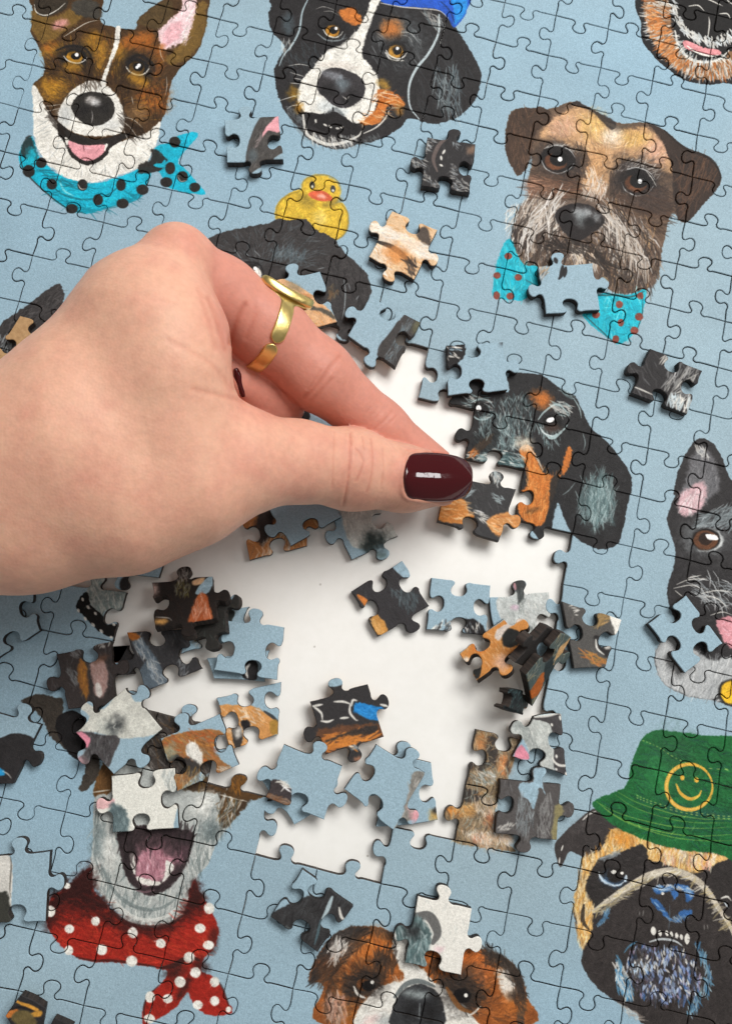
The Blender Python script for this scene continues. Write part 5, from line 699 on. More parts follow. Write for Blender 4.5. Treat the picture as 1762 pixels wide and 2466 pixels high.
def a39(c): c.p(hexc('2f3331'), '590,590 1000,560 1010,660 900,800 620,860', 5, 8); c.f([WHT, hexc('b9a890')], '600,870 720,860 660,960 620,930', 120, 50, 30, 9, .8); c.p(hexc('6a5a34'), '590,760 690,740 660,880 600,870', 12, 12)
loose("blue and black puzzle piece on the table under the tilted dark piece", 'R2', '600,600 1185,525 1040,880 460,1030', '- o.6 i.5 -', Z1, BLUE, a39)
def a40(c):
    fu(c, [hexc('3a2a22'), DK, hexc('1d1a19')], 120, 60, 80, 9, .5); c.b(hexc('c3aaa2'), 170, 340, 50, 80, 0, .9); c.f([hexc('8f8a85'), hexc('c9c4bd')], '400,120 540,120 540,250 420,260', 80, 50, 60, 9, .7); c.f([hexc('7c7440'), hexc('9a9a86')], '400,280 560,290 520,430 420,400', 100, 60, 50, 9, .7); c.p(BLUE, '700,260 800,200 800,300 740,390 620,390', 4, 5); c.p(hexc('b5623a'), '640,420 720,400 790,600 780,660 560,700 560,620', 10, 12); c.f([hexc('d9a590'), hexc('8f4428'), hexc('e0b8a6')], '650,420 730,420 790,640 580,690', 100, 80, 80, 9, .7); c.b(hexc('d8a25c'), 250, 690, 80, 30, 0, .9); c.s_(WHT, 10, '200,640 330,650 370,680', .8); c.p(hexc('c6a07c'), '580,260 720,220 680,290 600,300', 8, 8)
loose("very dark piece tilted up on the pile with a grey knob and blue corner", 'R2', '152,268 800,205 850,655 190,760', 'o.5 o.5 o.5 i.5', (T+.002, T+.003, T+.0095, T+.009), hexc('2a2523'), a40)
def a41(c): c.p(BLUE, '740,400 1000,340 1000,460 800,470', 4, 5); fu(c, [hexc('4d4a38'), DK, hexc('5a6a66')], 60, 80, 60, 9, .5)
loose("dark puzzle piece with a blue knob wedged under the tilted very dark piece", 'R2', '560,470 930,430 950,800 600,880', '- o.2 o.5 -', (T+.001, T+.004, T+.006, T+.004), hexc('343331'), a41)
loose("plain blue puzzle piece with four visible notches and one knob right of the dark pile", 'R2', '926,668 1558,745 1482,1310 812,1205', 'o.5 i.48 i.42 i.45', Z2, BLUE)
def a43(c): c.p(DK, '1090,1130 1260,1110 1260,1300 1120,1280', 4, 5); c.s_(WHT, 34, '1190,1140 1150,1200 1170,1280', .8)
loose("blue puzzle piece with a black white streak hidden under the plain blue one", 'R2', '735,1072 1400,985 1350,1330 813,1296', '- - - -', Z1, BLUE, a43)
def a44(c): c.p(hexc('cf9458'), '-119,330 30,290 150,300 300,400 400,455 300,515 150,610 -40,620', 5, 8); c.f([WHT, CRM, hexc('c98a4a')], '-90,340 100,300 250,380 150,560 0,600', 40, 50, 110, 8, .7); c.p(DK, '60,420 120,410 130,470 180,520 150,560 90,500', 6, 8); c.s_(DK, 22, '230,340 290,380 340,430', .8); c.p(hexc('3a3634'), '0,440 60,450 70,590 10,590', 6, 8); c.b(WHT, 40, 490, 25, 40, 20, .8); c.p(hexc('a8803c'), '290,400 395,460 300,510 270,470', 8, 8)
loose("blue piece with an orange white and black lower half right of the brown orange piece", 'R6', '-119,242 352,125 330,512 -20,620', 'i.4 i.4 i.5 i.5', Z1, BLUE, a44)
def a45(c): c.p(hexc('9a6a40'), '830,450 1060,375 1260,365 1310,420 1230,500 1290,600 1370,660 1260,740 1180,640 940,840 900,600', 4, 8); c.f([hexc('c9853c'), hexc('7d4f2c'), hexc('8f8a78'), hexc('b5562a')], '850,450 1240,370 1240,560 1000,640 900,560', 30, 70, 130, 9, .65); c.p(WHT, '1020,530 1070,460 1150,540 1130,640 1080,590', 8, 14); c.f([WHT, hexc('d8d4cc')], '1030,500 1100,470 1160,640 1080,600', 80, 60, 60, 9, .8); c.p(hexc('3c3836'), '1080,600 1140,650 1060,720 1000,650 900,590 960,560', 12, 14); c.b(hexc('8f9a86'), 900, 530, 40, 40, 0, .7); c.f([hexc('8a6a34'), hexc('6a5a4a'), hexc('b9a888')], '960,660 1180,650 1180,760 980,830', 95, 60, 90, 9, .65); c.f([WHT, hexc('b0a898')], '1250,660 1370,650 1300,720', 30, 40, 30, 8, .7); c.b(DK, 1290, 480, 30, 24, 0, .9)
loose("brown orange and white piece with a blue right lobe above the open dog mouth", 'R3', '830,434 1278,245 1425,632 960,835', 'o.42 i.48 i.45 i.42', Z2, BLUE, a45)
def a46(c): c.p(hexc('d2d2c9'), '160,160 240,140 400,210 570,30 650,160 840,110 760,240 860,350 760,410 650,425 540,430 400,400 290,380 190,390 300,270', 4, 5); c.b(hexc('aeb4ae'), 430, 360, 60, 60, 0, .6); c.b(hexc('3c3f40'), 500, 330, 55, 58, 0, .95); c.b(hexc('d2d2c9'), 480, 300, 16, 20, 0, .8); c.s_(hexc('b8bab4'), 10, '500,320 480,350 500,360', .8); c.p(hexc('4c494a'), '180,385 290,385 400,405 525,430 480,560 445,650 380,600 290,670 180,620 270,520', 4, 6); c.f(FURD, '210,400 510,440 440,620 300,640 250,520', 100, 50, 100, 8, .5); c.p(hexc('d98a9c'), '190,390 250,385 305,440 280,500 230,450', 6, 6); c.b(hexc('c9a0a6'), 220, 610, 45, 40, 0, .8)
loose("white piece with a dark round spot and pink lower left edge on the pile", 'R3', '190,386 570,50 850,362 480,705', 'o.32 o.3 o.55 o.6', T*2+.0022, BLUE, a46)
def a47(c): fu(c, [hexc('d9d9d2'), WHT], 120, 80, 50, 9, .4); c.p(hexc('e0b4b4'), '310,880 460,880 470,940 330,960', 8, 10); c.p(hexc('5f6f72'), '460,940 560,960 590,1040 600,1150 460,1150', 16, 16); c.f([hexc('8fa0a2'), hexc('4a585c')], '470,960 560,970 580,1130 480,1130', 90, 50, 50, 8, .6); c.f([hexc('8f9896'), hexc('b4bab8')], '850,690 940,680 950,830 880,800', 90, 60, 50, 9, .7); c.p(BLUE, '960,960 985,960 970,1115 930,1120', 3, 3)
loose("mostly white puzzle piece with a pink knob lying above the open dog mouth", 'R3', '463,712 945,652 972,1110 470,1142', 'i.55 i.5 i.58 o.45', Z2, hexc('e4e3da'), a47)
loose("blue puzzle piece half hidden by the wrist above the dark pile", 'J', '700,60 1135,70 1036,438 690,410', '- - o.7 -', Z1+.001, BLUE, lambda c: c.b(BLK, 840, 480, 60, 60, 0, 1, 1))
loose("blue puzzle piece with a black corner seen between the thumb and index finger", 'D', '360,1010 640,990 640,1290 330,1300', '- o.5 - -', Z1, BLUE, lambda c: c.p(DK, '350,1040 440,1060 440,1120 380,1130 340,1110', 3, 4))
def a17(c): c.f(CORG, c.cover, 60, 60, 220, 9, .5); c.p(BLUE, '170,900 340,735 640,540 640,580 470,690 350,790 190,920', 4, 4); c.s_(DK, 24, '190,900 340,770 480,670 640,560', .8); c.p(hexc('dccfc4'), '560,720 620,640 880,510 860,560 690,660 600,780', 10, 10); c.p(hexc('2b2c2b'), '640,740 700,660 800,680 850,780 720,850 640,830', 12, 12); c.b(hexc('e0702a'), 380, 860, 60, 50, 0, .5); c.b(hexc('e6bca4'), 640, 1000, 90, 70, 0, .8); c.p(hexc('2b2c2b'), '310,1050 400,1010 420,1080 380,1180', 6, 8); c.b(WHT, 250, 980, 40, 24, -20, .8); c.s_(hexc('55695a'), 8, '790,760 740,790', .7)
loose("orange and white piece tilted upward with dark cut sides left of the leaning stack", 'R4', '186,902 640,545 885,790 372,1190', 'i.4 o.5 o.55 i.45', (T+.001, T+.002, T+.008, T+.007), hexc('cf8c4c'), a17)
def a18(c): c.f([hexc('6d7a78'), hexc('a9a58a'), hexc('8d9290'), hexc('c9a878')], c.cover, 115, 80, 240, 9, .7); c.p(hexc('2f3637'), '1120,900 1160,960 1150,1200 1060,1180 1080,1000', 8, 10); c.p(hexc('c9a070'), '1280,800 1360,740 1340,830 1200,960 1160,1030 1210,880', 8, 10); c.p(hexc('b5622c'), '1050,1110 1060,1200 1000,1340 930,1380 900,1340', 8, 10); c.f([WHT], '1180,1120 1170,1200 1080,1320 1080,1260', 115, 60, 40, 9, .8)
loose("narrow tan and dark piece leaning steeply in the stack right of the gap", 'R4', '1240,702 1350,746 945,1462 878,1140', '- o.3 - i.55', (.0165, .0105, .0042, .0140), hexc('4f5a58'), a18)
loose("dark edged puzzle piece leaning behind the narrow tan piece in the stack", 'R4', '1100,640 1210,690 960,1120 760,1010', '- - - o.5', (.0160, .0070, .0040, .0140), hexc('33302f'), lambda c: c.b(BLUE, 1050, 880, 60, 80, 0, 1, 1))
def a19(c): c.f([hexc('3f5a58'), hexc('5f7f80'), DK], c.cover, 110, 60, 120, 9, .7); c.p(ORG, '850,1500 890,1470 900,1560 870,1580', 6, 6)
loose("black and green puzzle piece standing nearly on its edge at the foot of the stack", 'R4', '705,1275 850,1290 850,1540 648,1482', '- o.6 - i.5', (.0165, .0050, .0036, .0165), hexc('24282a'), a19)

tiles = []
def build_loose():
    for k, (label, view, cs, ed, z, base, art, face, seed) in enumerate(LOOSE):
        px = vpx(view, cs)
        if np.ndim(z) == 0: P4 = at(px, z); nrm = np.array([0, 0, 1.0])
        else:
            P4 = at(px, np.array(z)); c0 = P4.mean(0); _, _, vv = np.linalg.svd(P4-c0); nrm = vv[2]*(1 if vv[2][2] > 0 else -1); P4 = toplane(px, c0, nrm)
        c0 = P4.mean(0); ux = (P4[1]-P4[0])+(P4[2]-P4[3]); ux -= nrm*(ux@nrm); ux /= np.linalg.norm(ux); uy = np.cross(nrm, ux)
        loc = np.c_[(P4-c0)@ux, (P4-c0)@uy]; out = []
        g = np.random.default_rng(40+k)
        for i in range(4):
            e = ed[i]; a, b_ = loc[i], loc[(i+1) % 4]      # clockwise on the photo: outside is to the left of travel
            s = {'o': 1, 'i': -1, '-': 0}[e[0]]; t = float(e[1:]) if len(e) > 1 else .5
            out.append(edge(a, b_, s, t, g.uniform(-.25, .25), g.uniform(-.015, .025)))
        q = np.vstack(out)
        def fn(p, c0=c0, nrm=nrm, ux=ux, uy=uy):
            w = toplane(p, c0, nrm)-c0; return np.c_[(w@ux/TSPAN+.5)*TS, (.5-w@uy/TSPAN)*TS]
        cv = Canvas(TS, TS, fn, .000129/(TSPAN/TS)); cv.a[:] = base; cv.r = np.random.default_rng(70+k); cv.view = view
        ctr = cs.mean(0); cv.cover = ctr+(cs-ctr)*1.3
        if art: art(cv)
        tiles.append(cv.a)
        tx, ty = k % NT, k//NT
        def uvf(v, tx=tx, ty=ty): return np.c_[(tx+np.clip(v[:, 0]/TSPAN+.5, .01, .99))/NT, 1-(ty+np.clip(.5-v[:, 1]/TSPAN, .01, .99))/NT]
        mats = [M_loose, M_side, M_kraft] if face == 'up' else [M_kraft, M_side, M_loose]
        me = piece_mesh('puzzle_piece', q, T, uvf, mats)
        ob = bpy.data.objects.new('loose_puzzle_piece', me); COL.objects.link(ob)
        o0 = c0-nrm*T
        ob.matrix_world = Matrix(((ux[0], uy[0], nrm[0], o0[0]), (ux[1], uy[1], nrm[1], o0[1]), (ux[2], uy[2], nrm[2], o0[2]), (0, 0, 0, 1)))
        tag(ob, label, 'puzzle piece', 'loose puzzle pieces')
    atlas = np.zeros((TS*NT, TS*NT, 3), np.float32)
    for k, a in enumerate(tiles): atlas[(k//NT)*TS:(k//NT+1)*TS, (k % NT)*TS:(k % NT+1)*TS] = a
    return atlas
_im = bpy.data.images.new('placeholder', 8, 8); M_loose = print_mat('printed_face_loose', _im)
atlas = build_loose()
M_loose.node_tree.nodes['Image Texture'].image = to_image('loose_print', grain(atlas, rng)); bpy.data.images.remove(_im)
print('loose', len(LOOSE))
# ------------------------------------------------------------------ the hand: a smooth union of tapered limbs, turned into one skin
def mp(u, v, z): return at(vpx('M', [[u, v]]), z*.001)[0]*1000     # millimetres
def lift(u): return 19*min(max((1150-u)/620, 0), 1)           # the wrist and knuckles ride higher above the table than the finger ends
def chain(*n): return [(mp(a[0], a[1], a[2]+lift(a[0])), a[3]*(261-a[2]-lift(a[0]))/(261-a[2])) for a in n]
def cone_d(X, a, b, ra, rb):
    d = b-a; L2 = d@d; t = np.clip(((X-a.astype(np.float32))@d.astype(np.float32))/np.float32(L2), 0, 1)
    q = X-a.astype(np.float32)-t[..., None]*d.astype(np.float32)
    return np.sqrt((q*q).sum(-1))-(ra+(rb-ra)*t)
def smin(a, b, k):
    h = np.maximum(k-np.abs(a-b), 0)/k; return np.minimum(a, b)-h*h*k*.25
PALM = [chain((-800, 985, 30, 23), (-350, 925, 30, 21), (70, 822, 31, 20.5), (300, 618, 36, 19.5), (470, 412, 38, 18), (588, 178, 38, 9.0)),
        chain((-800, 1090, 29, 23), (-350, 1060, 29, 21), (100, 1012, 30, 21), (420, 962, 31, 20), (620, 905, 33, 17.5), (790, 842, 34, 14.3)),
        chain((330, 560, 33, 14), (358, 268, 35, 5.6)), chain((-300, 940, 32, 22), (250, 790, 36, 23), (520, 745, 36, 17)),
        chain((500, 330, 41, 14), (555, 440, 43, 14.8), (558, 550, 43, 14.6), (595, 680, 39, 12.5), (700, 815, 35, 11)), chain((300, 700, 26, 20), (520, 760, 24, 18))]
THUMB = chain((790, 842, 34, 14.3), (985, 842, 31, 10.9), (1165, 866, 27, 11.1), (1340, 898, 21.5, 9.1), (1452, 908, 18.2, 7.4))
INDEX = chain((588, 178, 38, 9.2), (740, 290, 31, 10.2), (892, 412, 29, 10.7), (1055, 556, 27, 9.9), (1255, 728, 18, 7.9), (1425, 845, 10.5, 6.1))
CURL = [chain((380, 300, 30, 4.5), (640, 420, 20, 9), (850, 590, 15, 8.4), (925, 650, 15.5, 7.4), (800, 575, 20, 6.8)),
        chain((360, 440, 24, 7), (600, 540, 16, 8.5), (905, 690, 13, 7.0), (780, 740, 14, 6.6)), chain((330, 600, 20, 7), (560, 720, 13, 7.2), (800, 800, 12, 6.6), (650, 850, 15, 6.2))]
KSW = mp(700, 330, 46)[0]
def hand_sdf(X):
    def ch(c, k):
        d = None
        for (a, ra), (b, rb) in zip(c[:-1], c[1:]):
            e = cone_d(X, a, b, ra, rb); d = e if d is None else smin(d, e, k)
        return d
    d = None
    for c in PALM: e = ch(c, 6.); d = e if d is None else smin(d, e, 9.)
    d = smin(d, ch(THUMB, 5.), 5.)
    ix = ch(INDEX, 4.); k = .7+5.0/(1+np.exp((X[..., 0]-KSW)/1.6)); d = smin(d, ix, k)
    for c in CURL: d = smin(d, ch(c, 2.5), 1.0)
    return d
def surface_nets(lo, hi, h):
    n = np.ceil((hi-lo)/h).astype(int)+1
    ax = [lo[i]+h*np.arange(n[i]) for i in range(3)]
    V = np.empty(n, np.float32)
    for i0 in range(0, n[0], 24):
        G = np.stack(np.meshgrid(ax[0][i0:i0+24], ax[1], ax[2], indexing='ij'), -1).astype(np.float32); V[i0:i0+24] = hand_sdf(G)
    ins = V < 0; c = [ins[i:n[0]-1+i, j:n[1]-1+j, k:n[2]-1+k] for i in (0, 1) for j in (0, 1) for k in (0, 1)]
    s = sum(x.astype(np.int8) for x in c); act = (s > 0) & (s < 8); idx = -np.ones(act.shape, np.int64); cells = np.argwhere(act); idx[act] = np.arange(len(cells))
    acc = np.zeros((len(cells), 3)); cnt = np.zeros(len(cells))
    cor = [(i, j, k) for i in (0, 1) for j in (0, 1) for k in (0, 1)]
    for a in cor:
        for d_ in range(3):
            if a[d_]: continue
            b = list(a); b[d_] = 1
            va = V[tuple((cells+a).T)]; vb = V[tuple((cells+b).T)]; m = (va < 0) != (vb < 0); t = va[m]/(va[m]-vb[m])
            p = np.tile(np.array(a, float), (m.sum(), 1)); p[:, d_] += t; acc[m] += p; cnt[m] += 1
    verts = lo+h*(cells+acc/cnt[:, None]); quads = []
    for d_ in range(3):
        e1, e2 = (d_+1) % 3, (d_+2) % 3; sl0 = [slice(None)]*3; sl1 = [slice(None)]*3; sl0[d_] = slice(0, -1); sl1[d_] = slice(1, None)
        A, B = ins[tuple(sl0)], ins[tuple(sl1)]; ed = np.argwhere(A != B); ok = (ed[:, e1] > 0) & (ed[:, e2] > 0) & (ed[:, e1] < n[e1]-1) & (ed[:, e2] < n[e2]-1); ed = ed[ok]
        f = A[tuple(ed.T)]; o1 = np.zeros(3, int); o1[e1] = 1; o2 = np.zeros(3, int); o2[e2] = 1
        q = np.stack([idx[tuple((ed-o1-o2).T)], idx[tuple((ed-o2).T)], idx[tuple(ed.T)], idx[tuple((ed-o1).T)]], 1); q[~f] = q[~f][:, ::-1]; quads.append(q)
    return verts, np.concatenate(quads)
def subdivide(v, q):
    e = np.sort(np.stack([q, np.roll(q, -1, 1)], -1).reshape(-1, 2), 1); key = e[:, 0]*len(v)+e[:, 1]; u, inv = np.unique(key, return_inverse=True)
    em = (v[u//len(v)]+v[u % len(v)])/2; fm = v[q].mean(1); ei = len(v)+inv.reshape(-1, 4); fi = len(v)+len(u)+np.arange(len(q))
    nq = np.concatenate([np.stack([q[:, i], ei[:, i], fi, ei[:, i-1]], 1) for i in range(4)]); return np.vstack([v, em, fm]), nq
def grad(v, e=.25):
    g = np.stack([hand_sdf((v+d).astype(np.float32))-hand_sdf((v-d).astype(np.float32)) for d in np.eye(3)*e], 1).astype(float); return g/(np.linalg.norm(g, axis=1)[:, None]+1e-9)
def to_px(w):                                                   # world metres -> photo pixel
    c = (w-CAM) @ ROT.T; return np.c_[c[:, 0]/c[:, 2]*F+PW/2, c[:, 1]/c[:, 2]*F+PH/2]
def pl_dist(p, l):
    d = np.full(len(p), 1e9)
    for a, b in zip(l[:-1], l[1:]):
        e = b-a; t = np.clip(((p-a)@e)/(e@e), 0, 1); d = np.minimum(d, np.linalg.norm(p-a-t[:, None]*e, axis=1))
    return d
allp = np.array([a for c in PALM+[THUMB, INDEX]+CURL for a, r in c])
hv, hq = surface_nets(np.array([allp[:, 0].min()-20, allp[:, 1].min()-26, 2.5]), allp.max(0)+np.array([12, 14, 28]), .95)
for _ in range(2): hv = hv-grad(hv)*hand_sdf(hv.astype(np.float32))[:, None]
hv, hq = subdivide(hv, hq); hn = grad(hv); hv = hv-hn*hand_sdf(hv.astype(np.float32))[:, None]
# skin relief: joint creases, knuckle wrinkles, nail bed, soft unevenness
mu = (to_px(hv*.001)-[0, 500])/VIEWS['M'][2]; facing = ((CAM*1000-hv)*hn).sum(1) > 0
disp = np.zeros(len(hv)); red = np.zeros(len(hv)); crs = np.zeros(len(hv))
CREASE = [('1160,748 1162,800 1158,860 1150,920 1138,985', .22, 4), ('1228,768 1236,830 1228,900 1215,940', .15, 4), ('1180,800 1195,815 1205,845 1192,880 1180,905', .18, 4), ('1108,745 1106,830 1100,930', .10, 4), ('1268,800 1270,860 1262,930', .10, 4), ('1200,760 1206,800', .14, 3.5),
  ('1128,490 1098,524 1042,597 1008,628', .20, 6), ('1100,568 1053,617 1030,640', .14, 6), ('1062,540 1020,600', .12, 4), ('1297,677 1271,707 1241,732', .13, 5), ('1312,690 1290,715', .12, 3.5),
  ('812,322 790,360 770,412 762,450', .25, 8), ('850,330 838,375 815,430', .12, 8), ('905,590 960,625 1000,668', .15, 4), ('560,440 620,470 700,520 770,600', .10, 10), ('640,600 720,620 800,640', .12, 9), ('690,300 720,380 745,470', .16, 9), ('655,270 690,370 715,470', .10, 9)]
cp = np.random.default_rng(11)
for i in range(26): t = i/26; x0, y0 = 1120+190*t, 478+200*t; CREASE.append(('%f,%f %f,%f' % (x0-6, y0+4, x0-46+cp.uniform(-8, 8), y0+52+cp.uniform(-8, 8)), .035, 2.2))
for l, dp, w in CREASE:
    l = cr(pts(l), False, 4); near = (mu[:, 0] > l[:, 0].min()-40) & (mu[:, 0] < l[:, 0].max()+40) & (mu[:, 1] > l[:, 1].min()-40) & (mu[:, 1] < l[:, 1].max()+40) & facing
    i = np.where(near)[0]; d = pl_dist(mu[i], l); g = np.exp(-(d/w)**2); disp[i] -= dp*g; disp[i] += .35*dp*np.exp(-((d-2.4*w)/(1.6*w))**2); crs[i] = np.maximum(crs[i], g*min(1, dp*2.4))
NAILPX = vpx('N', '568,600 562,520 568,420 585,330 610,300 700,294 800,298 900,318 1000,368 1065,440 1090,505 1075,560 1030,612 960,650 880,668 780,665 680,652 600,640')
ppx = to_px(hv*.001); i = np.where((np.abs(ppx[:, 0]-1050) < 130) & (np.abs(ppx[:, 1]-1145) < 110) & facing)[0]; np_ = cr(NAILPX, True, 3); d = pl_dist(ppx[i], np.vstack([np_, np_[:1]]))
from mathutils.geometry import intersect_point_tri_2d
inside = np.zeros(len(i), bool)
for k in range(len(np_)):
    ax, ay = np_[k]; bx, by = np_[(k+1) % len(np_)]
    if ay != by: inside ^= ((ay > ppx[i, 1]) != (by > ppx[i, 1])) & (ppx[i, 0] < (bx-ax)*(ppx[i, 1]-ay)/(by-ay)+ax)
disp[i] += np.where(inside, -.25*np.clip(d/6, 0, 1), .42*np.exp(-((d-5)/5.5)**2)*(ppx[i, 0] < 1085)); crs[i] = np.maximum(crs[i], np.where(inside, 0, .25*np.exp(-(d/5)**2)))
def n3(p, s, o):
    q = p/s+o; return (np.sin(q[:, 0]*1.7+np.sin(q[:, 1]*1.3+q[:, 2]))+np.sin(q[:, 1]*1.9+np.sin(q[:, 2]*1.1+q[:, 0]*.7))+np.sin(q[:, 2]*1.5+np.sin(q[:, 0]*1.2)))/3
disp += .09*n3(hv, 7.5, 1.)+.045*n3(hv, 2.6, 7.)+.02*n3(hv, 1.1, 3.)
hv = hv+hn*disp[:, None]
def gz(x, y, rx, ry): return np.exp(-((mu[:, 0]-x)/rx)**2-((mu[:, 1]-y)/ry)**2)
def _chain_only(c):
    d = None
    for (a_, ra), (b_, rb) in zip(c[:-1], c[1:]):
        e = cone_d(hv.astype(np.float32), a_, b_, ra, rb); d = e if d is None else np.minimum(d, e)
    return d
own = 1/(1+np.exp((_chain_only(INDEX)-np.minimum.reduce([_chain_only(c) for c in PALM+[THUMB]]))/.9))
own2 = 1/(1+np.exp((np.minimum.reduce([_chain_only(c) for c in CURL])-np.minimum.reduce([_chain_only(c) for c in PALM+[THUMB]]))/.9))
red = .8*own*np.clip((mu[:, 0]-560)/260, 0, 1)+.55*own2+.35*gz(600, 110, 150, 90)+.4*gz(1165, 860, 130, 160)+.6*gz(1420, 900, 130, 120)+.35*gz(880, 860, 160, 120)+.45*gz(760, 420, 60, 160)+.5*gz(900, 640, 130, 80)+.3*gz(740, 320, 90, 110)+.15*gz(300, 900, 300, 160)
red = np.clip(red+.06+.13*n3(hv, 4., 2.)+.10*n3(hv, 1.9, 5.), 0, 1)
hm = bpy.data.meshes.new('hand'); hv_m = hv*.001; o_h = np.array(mp(450, 700, 0))*.001
hm.vertices.add(len(hv)); hm.vertices.foreach_set('co', (hv_m-o_h).astype(np.float32).ravel()); hm.loops.add(hq.size); hm.loops.foreach_set('vertex_index', hq.astype(np.int32).ravel())
hm.polygons.add(len(hq)); hm.polygons.foreach_set('loop_start', np.arange(0, hq.size, 4, dtype=np.int32)); hm.update(calc_edges=True); hm.validate(); hm.polygons.foreach_set('use_smooth', np.ones(len(hm.polygons), bool))
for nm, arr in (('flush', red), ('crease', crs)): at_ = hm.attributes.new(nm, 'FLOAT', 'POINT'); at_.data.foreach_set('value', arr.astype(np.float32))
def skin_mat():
    m, nt, b, N, L = nodes('skin'); tc = N('ShaderNodeTexCoord')
    a = N('ShaderNodeAttribute'); a.attribute_name = 'flush'; a2_ = N('ShaderNodeAttribute'); a2_.attribute_name = 'crease'
    n1 = noise_tex(N, L, tc.outputs['Object'], 160, 4, .6); n2 = noise_tex(N, L, tc.outputs['Object'], 520, 3, .6)
    ad = N('ShaderNodeMath'); ad.operation = 'MULTIPLY_ADD'; ad.inputs[1].default_value = .55; L(n1.outputs[0], ad.inputs[0]); L(a.outputs['Fac'], ad.inputs[2])
    r = N('ShaderNodeValToRGB'); r.color_ramp.elements[0].position = .16; r.color_ramp.elements[1].position = 1.15; L(ad.outputs[0], r.inputs[0])
    r.color_ramp.elements[0].color = (.745, .430, .300, 1); r.color_ramp.elements[1].position = 1.0; r.color_ramp.elements[1].color = (.62, .262, .195, 1); e = r.color_ramp.elements.new(.55); e.color = (.70, .362, .258, 1)
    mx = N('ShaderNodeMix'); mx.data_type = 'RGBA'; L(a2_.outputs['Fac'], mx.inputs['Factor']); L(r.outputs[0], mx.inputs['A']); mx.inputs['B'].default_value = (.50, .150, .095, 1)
    sc = N('ShaderNodeMapRange'); sc.inputs[1].default_value = .3; sc.inputs[2].default_value = .7; sc.inputs[3].default_value = .93; sc.inputs[4].default_value = 1.05; L(n2.outputs[0], sc.inputs[0])
    mu_ = N('ShaderNodeVectorMath'); mu_.operation = 'SCALE'; L(mx.outputs['Result'], mu_.inputs[0]); L(sc.outputs[0], mu_.inputs['Scale']); L(mu_.outputs[0], b.inputs['Base Color'])
    vo = N('ShaderNodeTexVoronoi'); vo.inputs['Scale'].default_value = 1250; L(tc.outputs['Object'], vo.inputs['Vector'])
    bp = N('ShaderNodeBump'); bp.inputs['Strength'].default_value = .35; bp.inputs['Distance'].default_value = .00012; L(vo.outputs[0], bp.inputs['Height']); L(bp.outputs[0], b.inputs['Normal'])
    b.inputs['Roughness'].default_value = .52; b.inputs['Specular IOR Level'].default_value = .32; b.inputs['Subsurface Weight'].default_value = .22; b.inputs['Subsurface Radius'].default_value = (1, .38, .2); b.inputs['Subsurface Scale'].default_value = .0024
    return m
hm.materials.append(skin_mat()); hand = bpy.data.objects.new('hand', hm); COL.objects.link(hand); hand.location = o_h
tag(hand, 'hand reaching in from the left setting a piece between thumb and index finger', 'hand')
m_, nt_, b_, N_, L_ = nodes('dark_red_nail_polish'); b_.inputs['Base Color'].default_value = (.050, .0030, .0048, 1); b_.inputs['Roughness'].default_value = .10; b_.inputs['Coat Weight'].default_value = .8; b_.inputs['Specular IOR Level'].default_value = .1; b_.inputs['Coat Roughness'].default_value = .03
tc_ = N_('ShaderNodeTexCoord'); nn_ = noise_tex(N_, L_, tc_.outputs['Object'], 230, 2, .5); bp_ = N_('ShaderNodeBump'); bp_.inputs['Strength'].default_value = .14; bp_.inputs['Distance'].default_value = .0004; L_(nn_.outputs[0], bp_.inputs['Height']); L_(bp_.outputs[0], b_.inputs['Coat Normal']); L_(bp_.outputs[0], b_.inputs['Normal'])
M_nail = m_
from mathutils.bvhtree import BVHTree
bvh = BVHTree.FromPolygons([Vector(p) for p in hv_m], [tuple(map(int, q)) for q in hq])
def nail(view, axis0, axis1, prof, lift, smax, sag):
    """plate over the finger end: prof(s) -> (lower, upper) half widths in view units"""
    a0, a1 = np.array(axis0, float), np.array(axis1, float); ax = a1-a0; nx = np.array([-ax[1], ax[0]])/np.linalg.norm(ax); S = 1-(1-np.linspace(0, 1, 30))**1.7; Tt = np.linspace(-1, 1, 17); PX = []; ST = []
    for s in S:
        lo_, up_ = prof(s)
        for t in Tt: PX.append(a0+ax*s+nx*(t*(lo_ if t > 0 else up_))); ST.append((s, t))
    PX = vpx(view, np.array(PX)); ST = np.array(ST); D = ray(PX); Z = []; ok = []
    for k, (d, (s, t)) in enumerate(zip(D, ST)):
        if s < smax and abs(t) < .8:
            h = bvh.ray_cast(Vector(CAM), Vector(d/np.linalg.norm(d)))
            if h[0] is not None: Z.append(h[0].z); ok.append(k)
    A = lambda q: np.c_[np.ones(len(q)), q[:, 0], q[:, 1], q[:, 1]**2]
    co = np.linalg.lstsq(A(ST[ok]), np.array(Z), rcond=None)[0]; co[3] = -sag
    z = A(ST)@co+lift-.0010*np.clip(ST[:, 0]-.55, 0, 1)**2*3-.0004*np.clip(.15-ST[:, 0], 0, 1)*4
    P = at(PX, z); n1, n2 = len(S), len(Tt); fc = [(i*n2+j, i*n2+j+1, (i+1)*n2+j+1, (i+1)*n2+j) for i in range(n1-1) for j in range(n2-1)]
    me = bpy.data.meshes.new('nail'); me.from_pydata((P-o_h).tolist(), [], fc); me.materials.append(M_nail); me.polygons.foreach_set('use_smooth', np.ones(len(fc), bool))
    bm = bmesh.new(); bm.from_mesh(me); bmesh.ops.recalc_face_normals(bm, faces=bm.faces)
    if sum((f.normal.z for f in bm.faces)) < 0: bmesh.ops.reverse_faces(bm, faces=bm.faces)
    bm.to_mesh(me); bm.free(); o = bpy.data.objects.new('nail', me); COL.objects.link(o); o.parent = hand
    md = o.modifiers.new('thick', 'SOLIDIFY'); md.thickness = .0009; md.offset = -.3; md2 = o.modifiers.new('round', 'SUBSURF'); md2.levels = md2.render_levels = 1
    return o
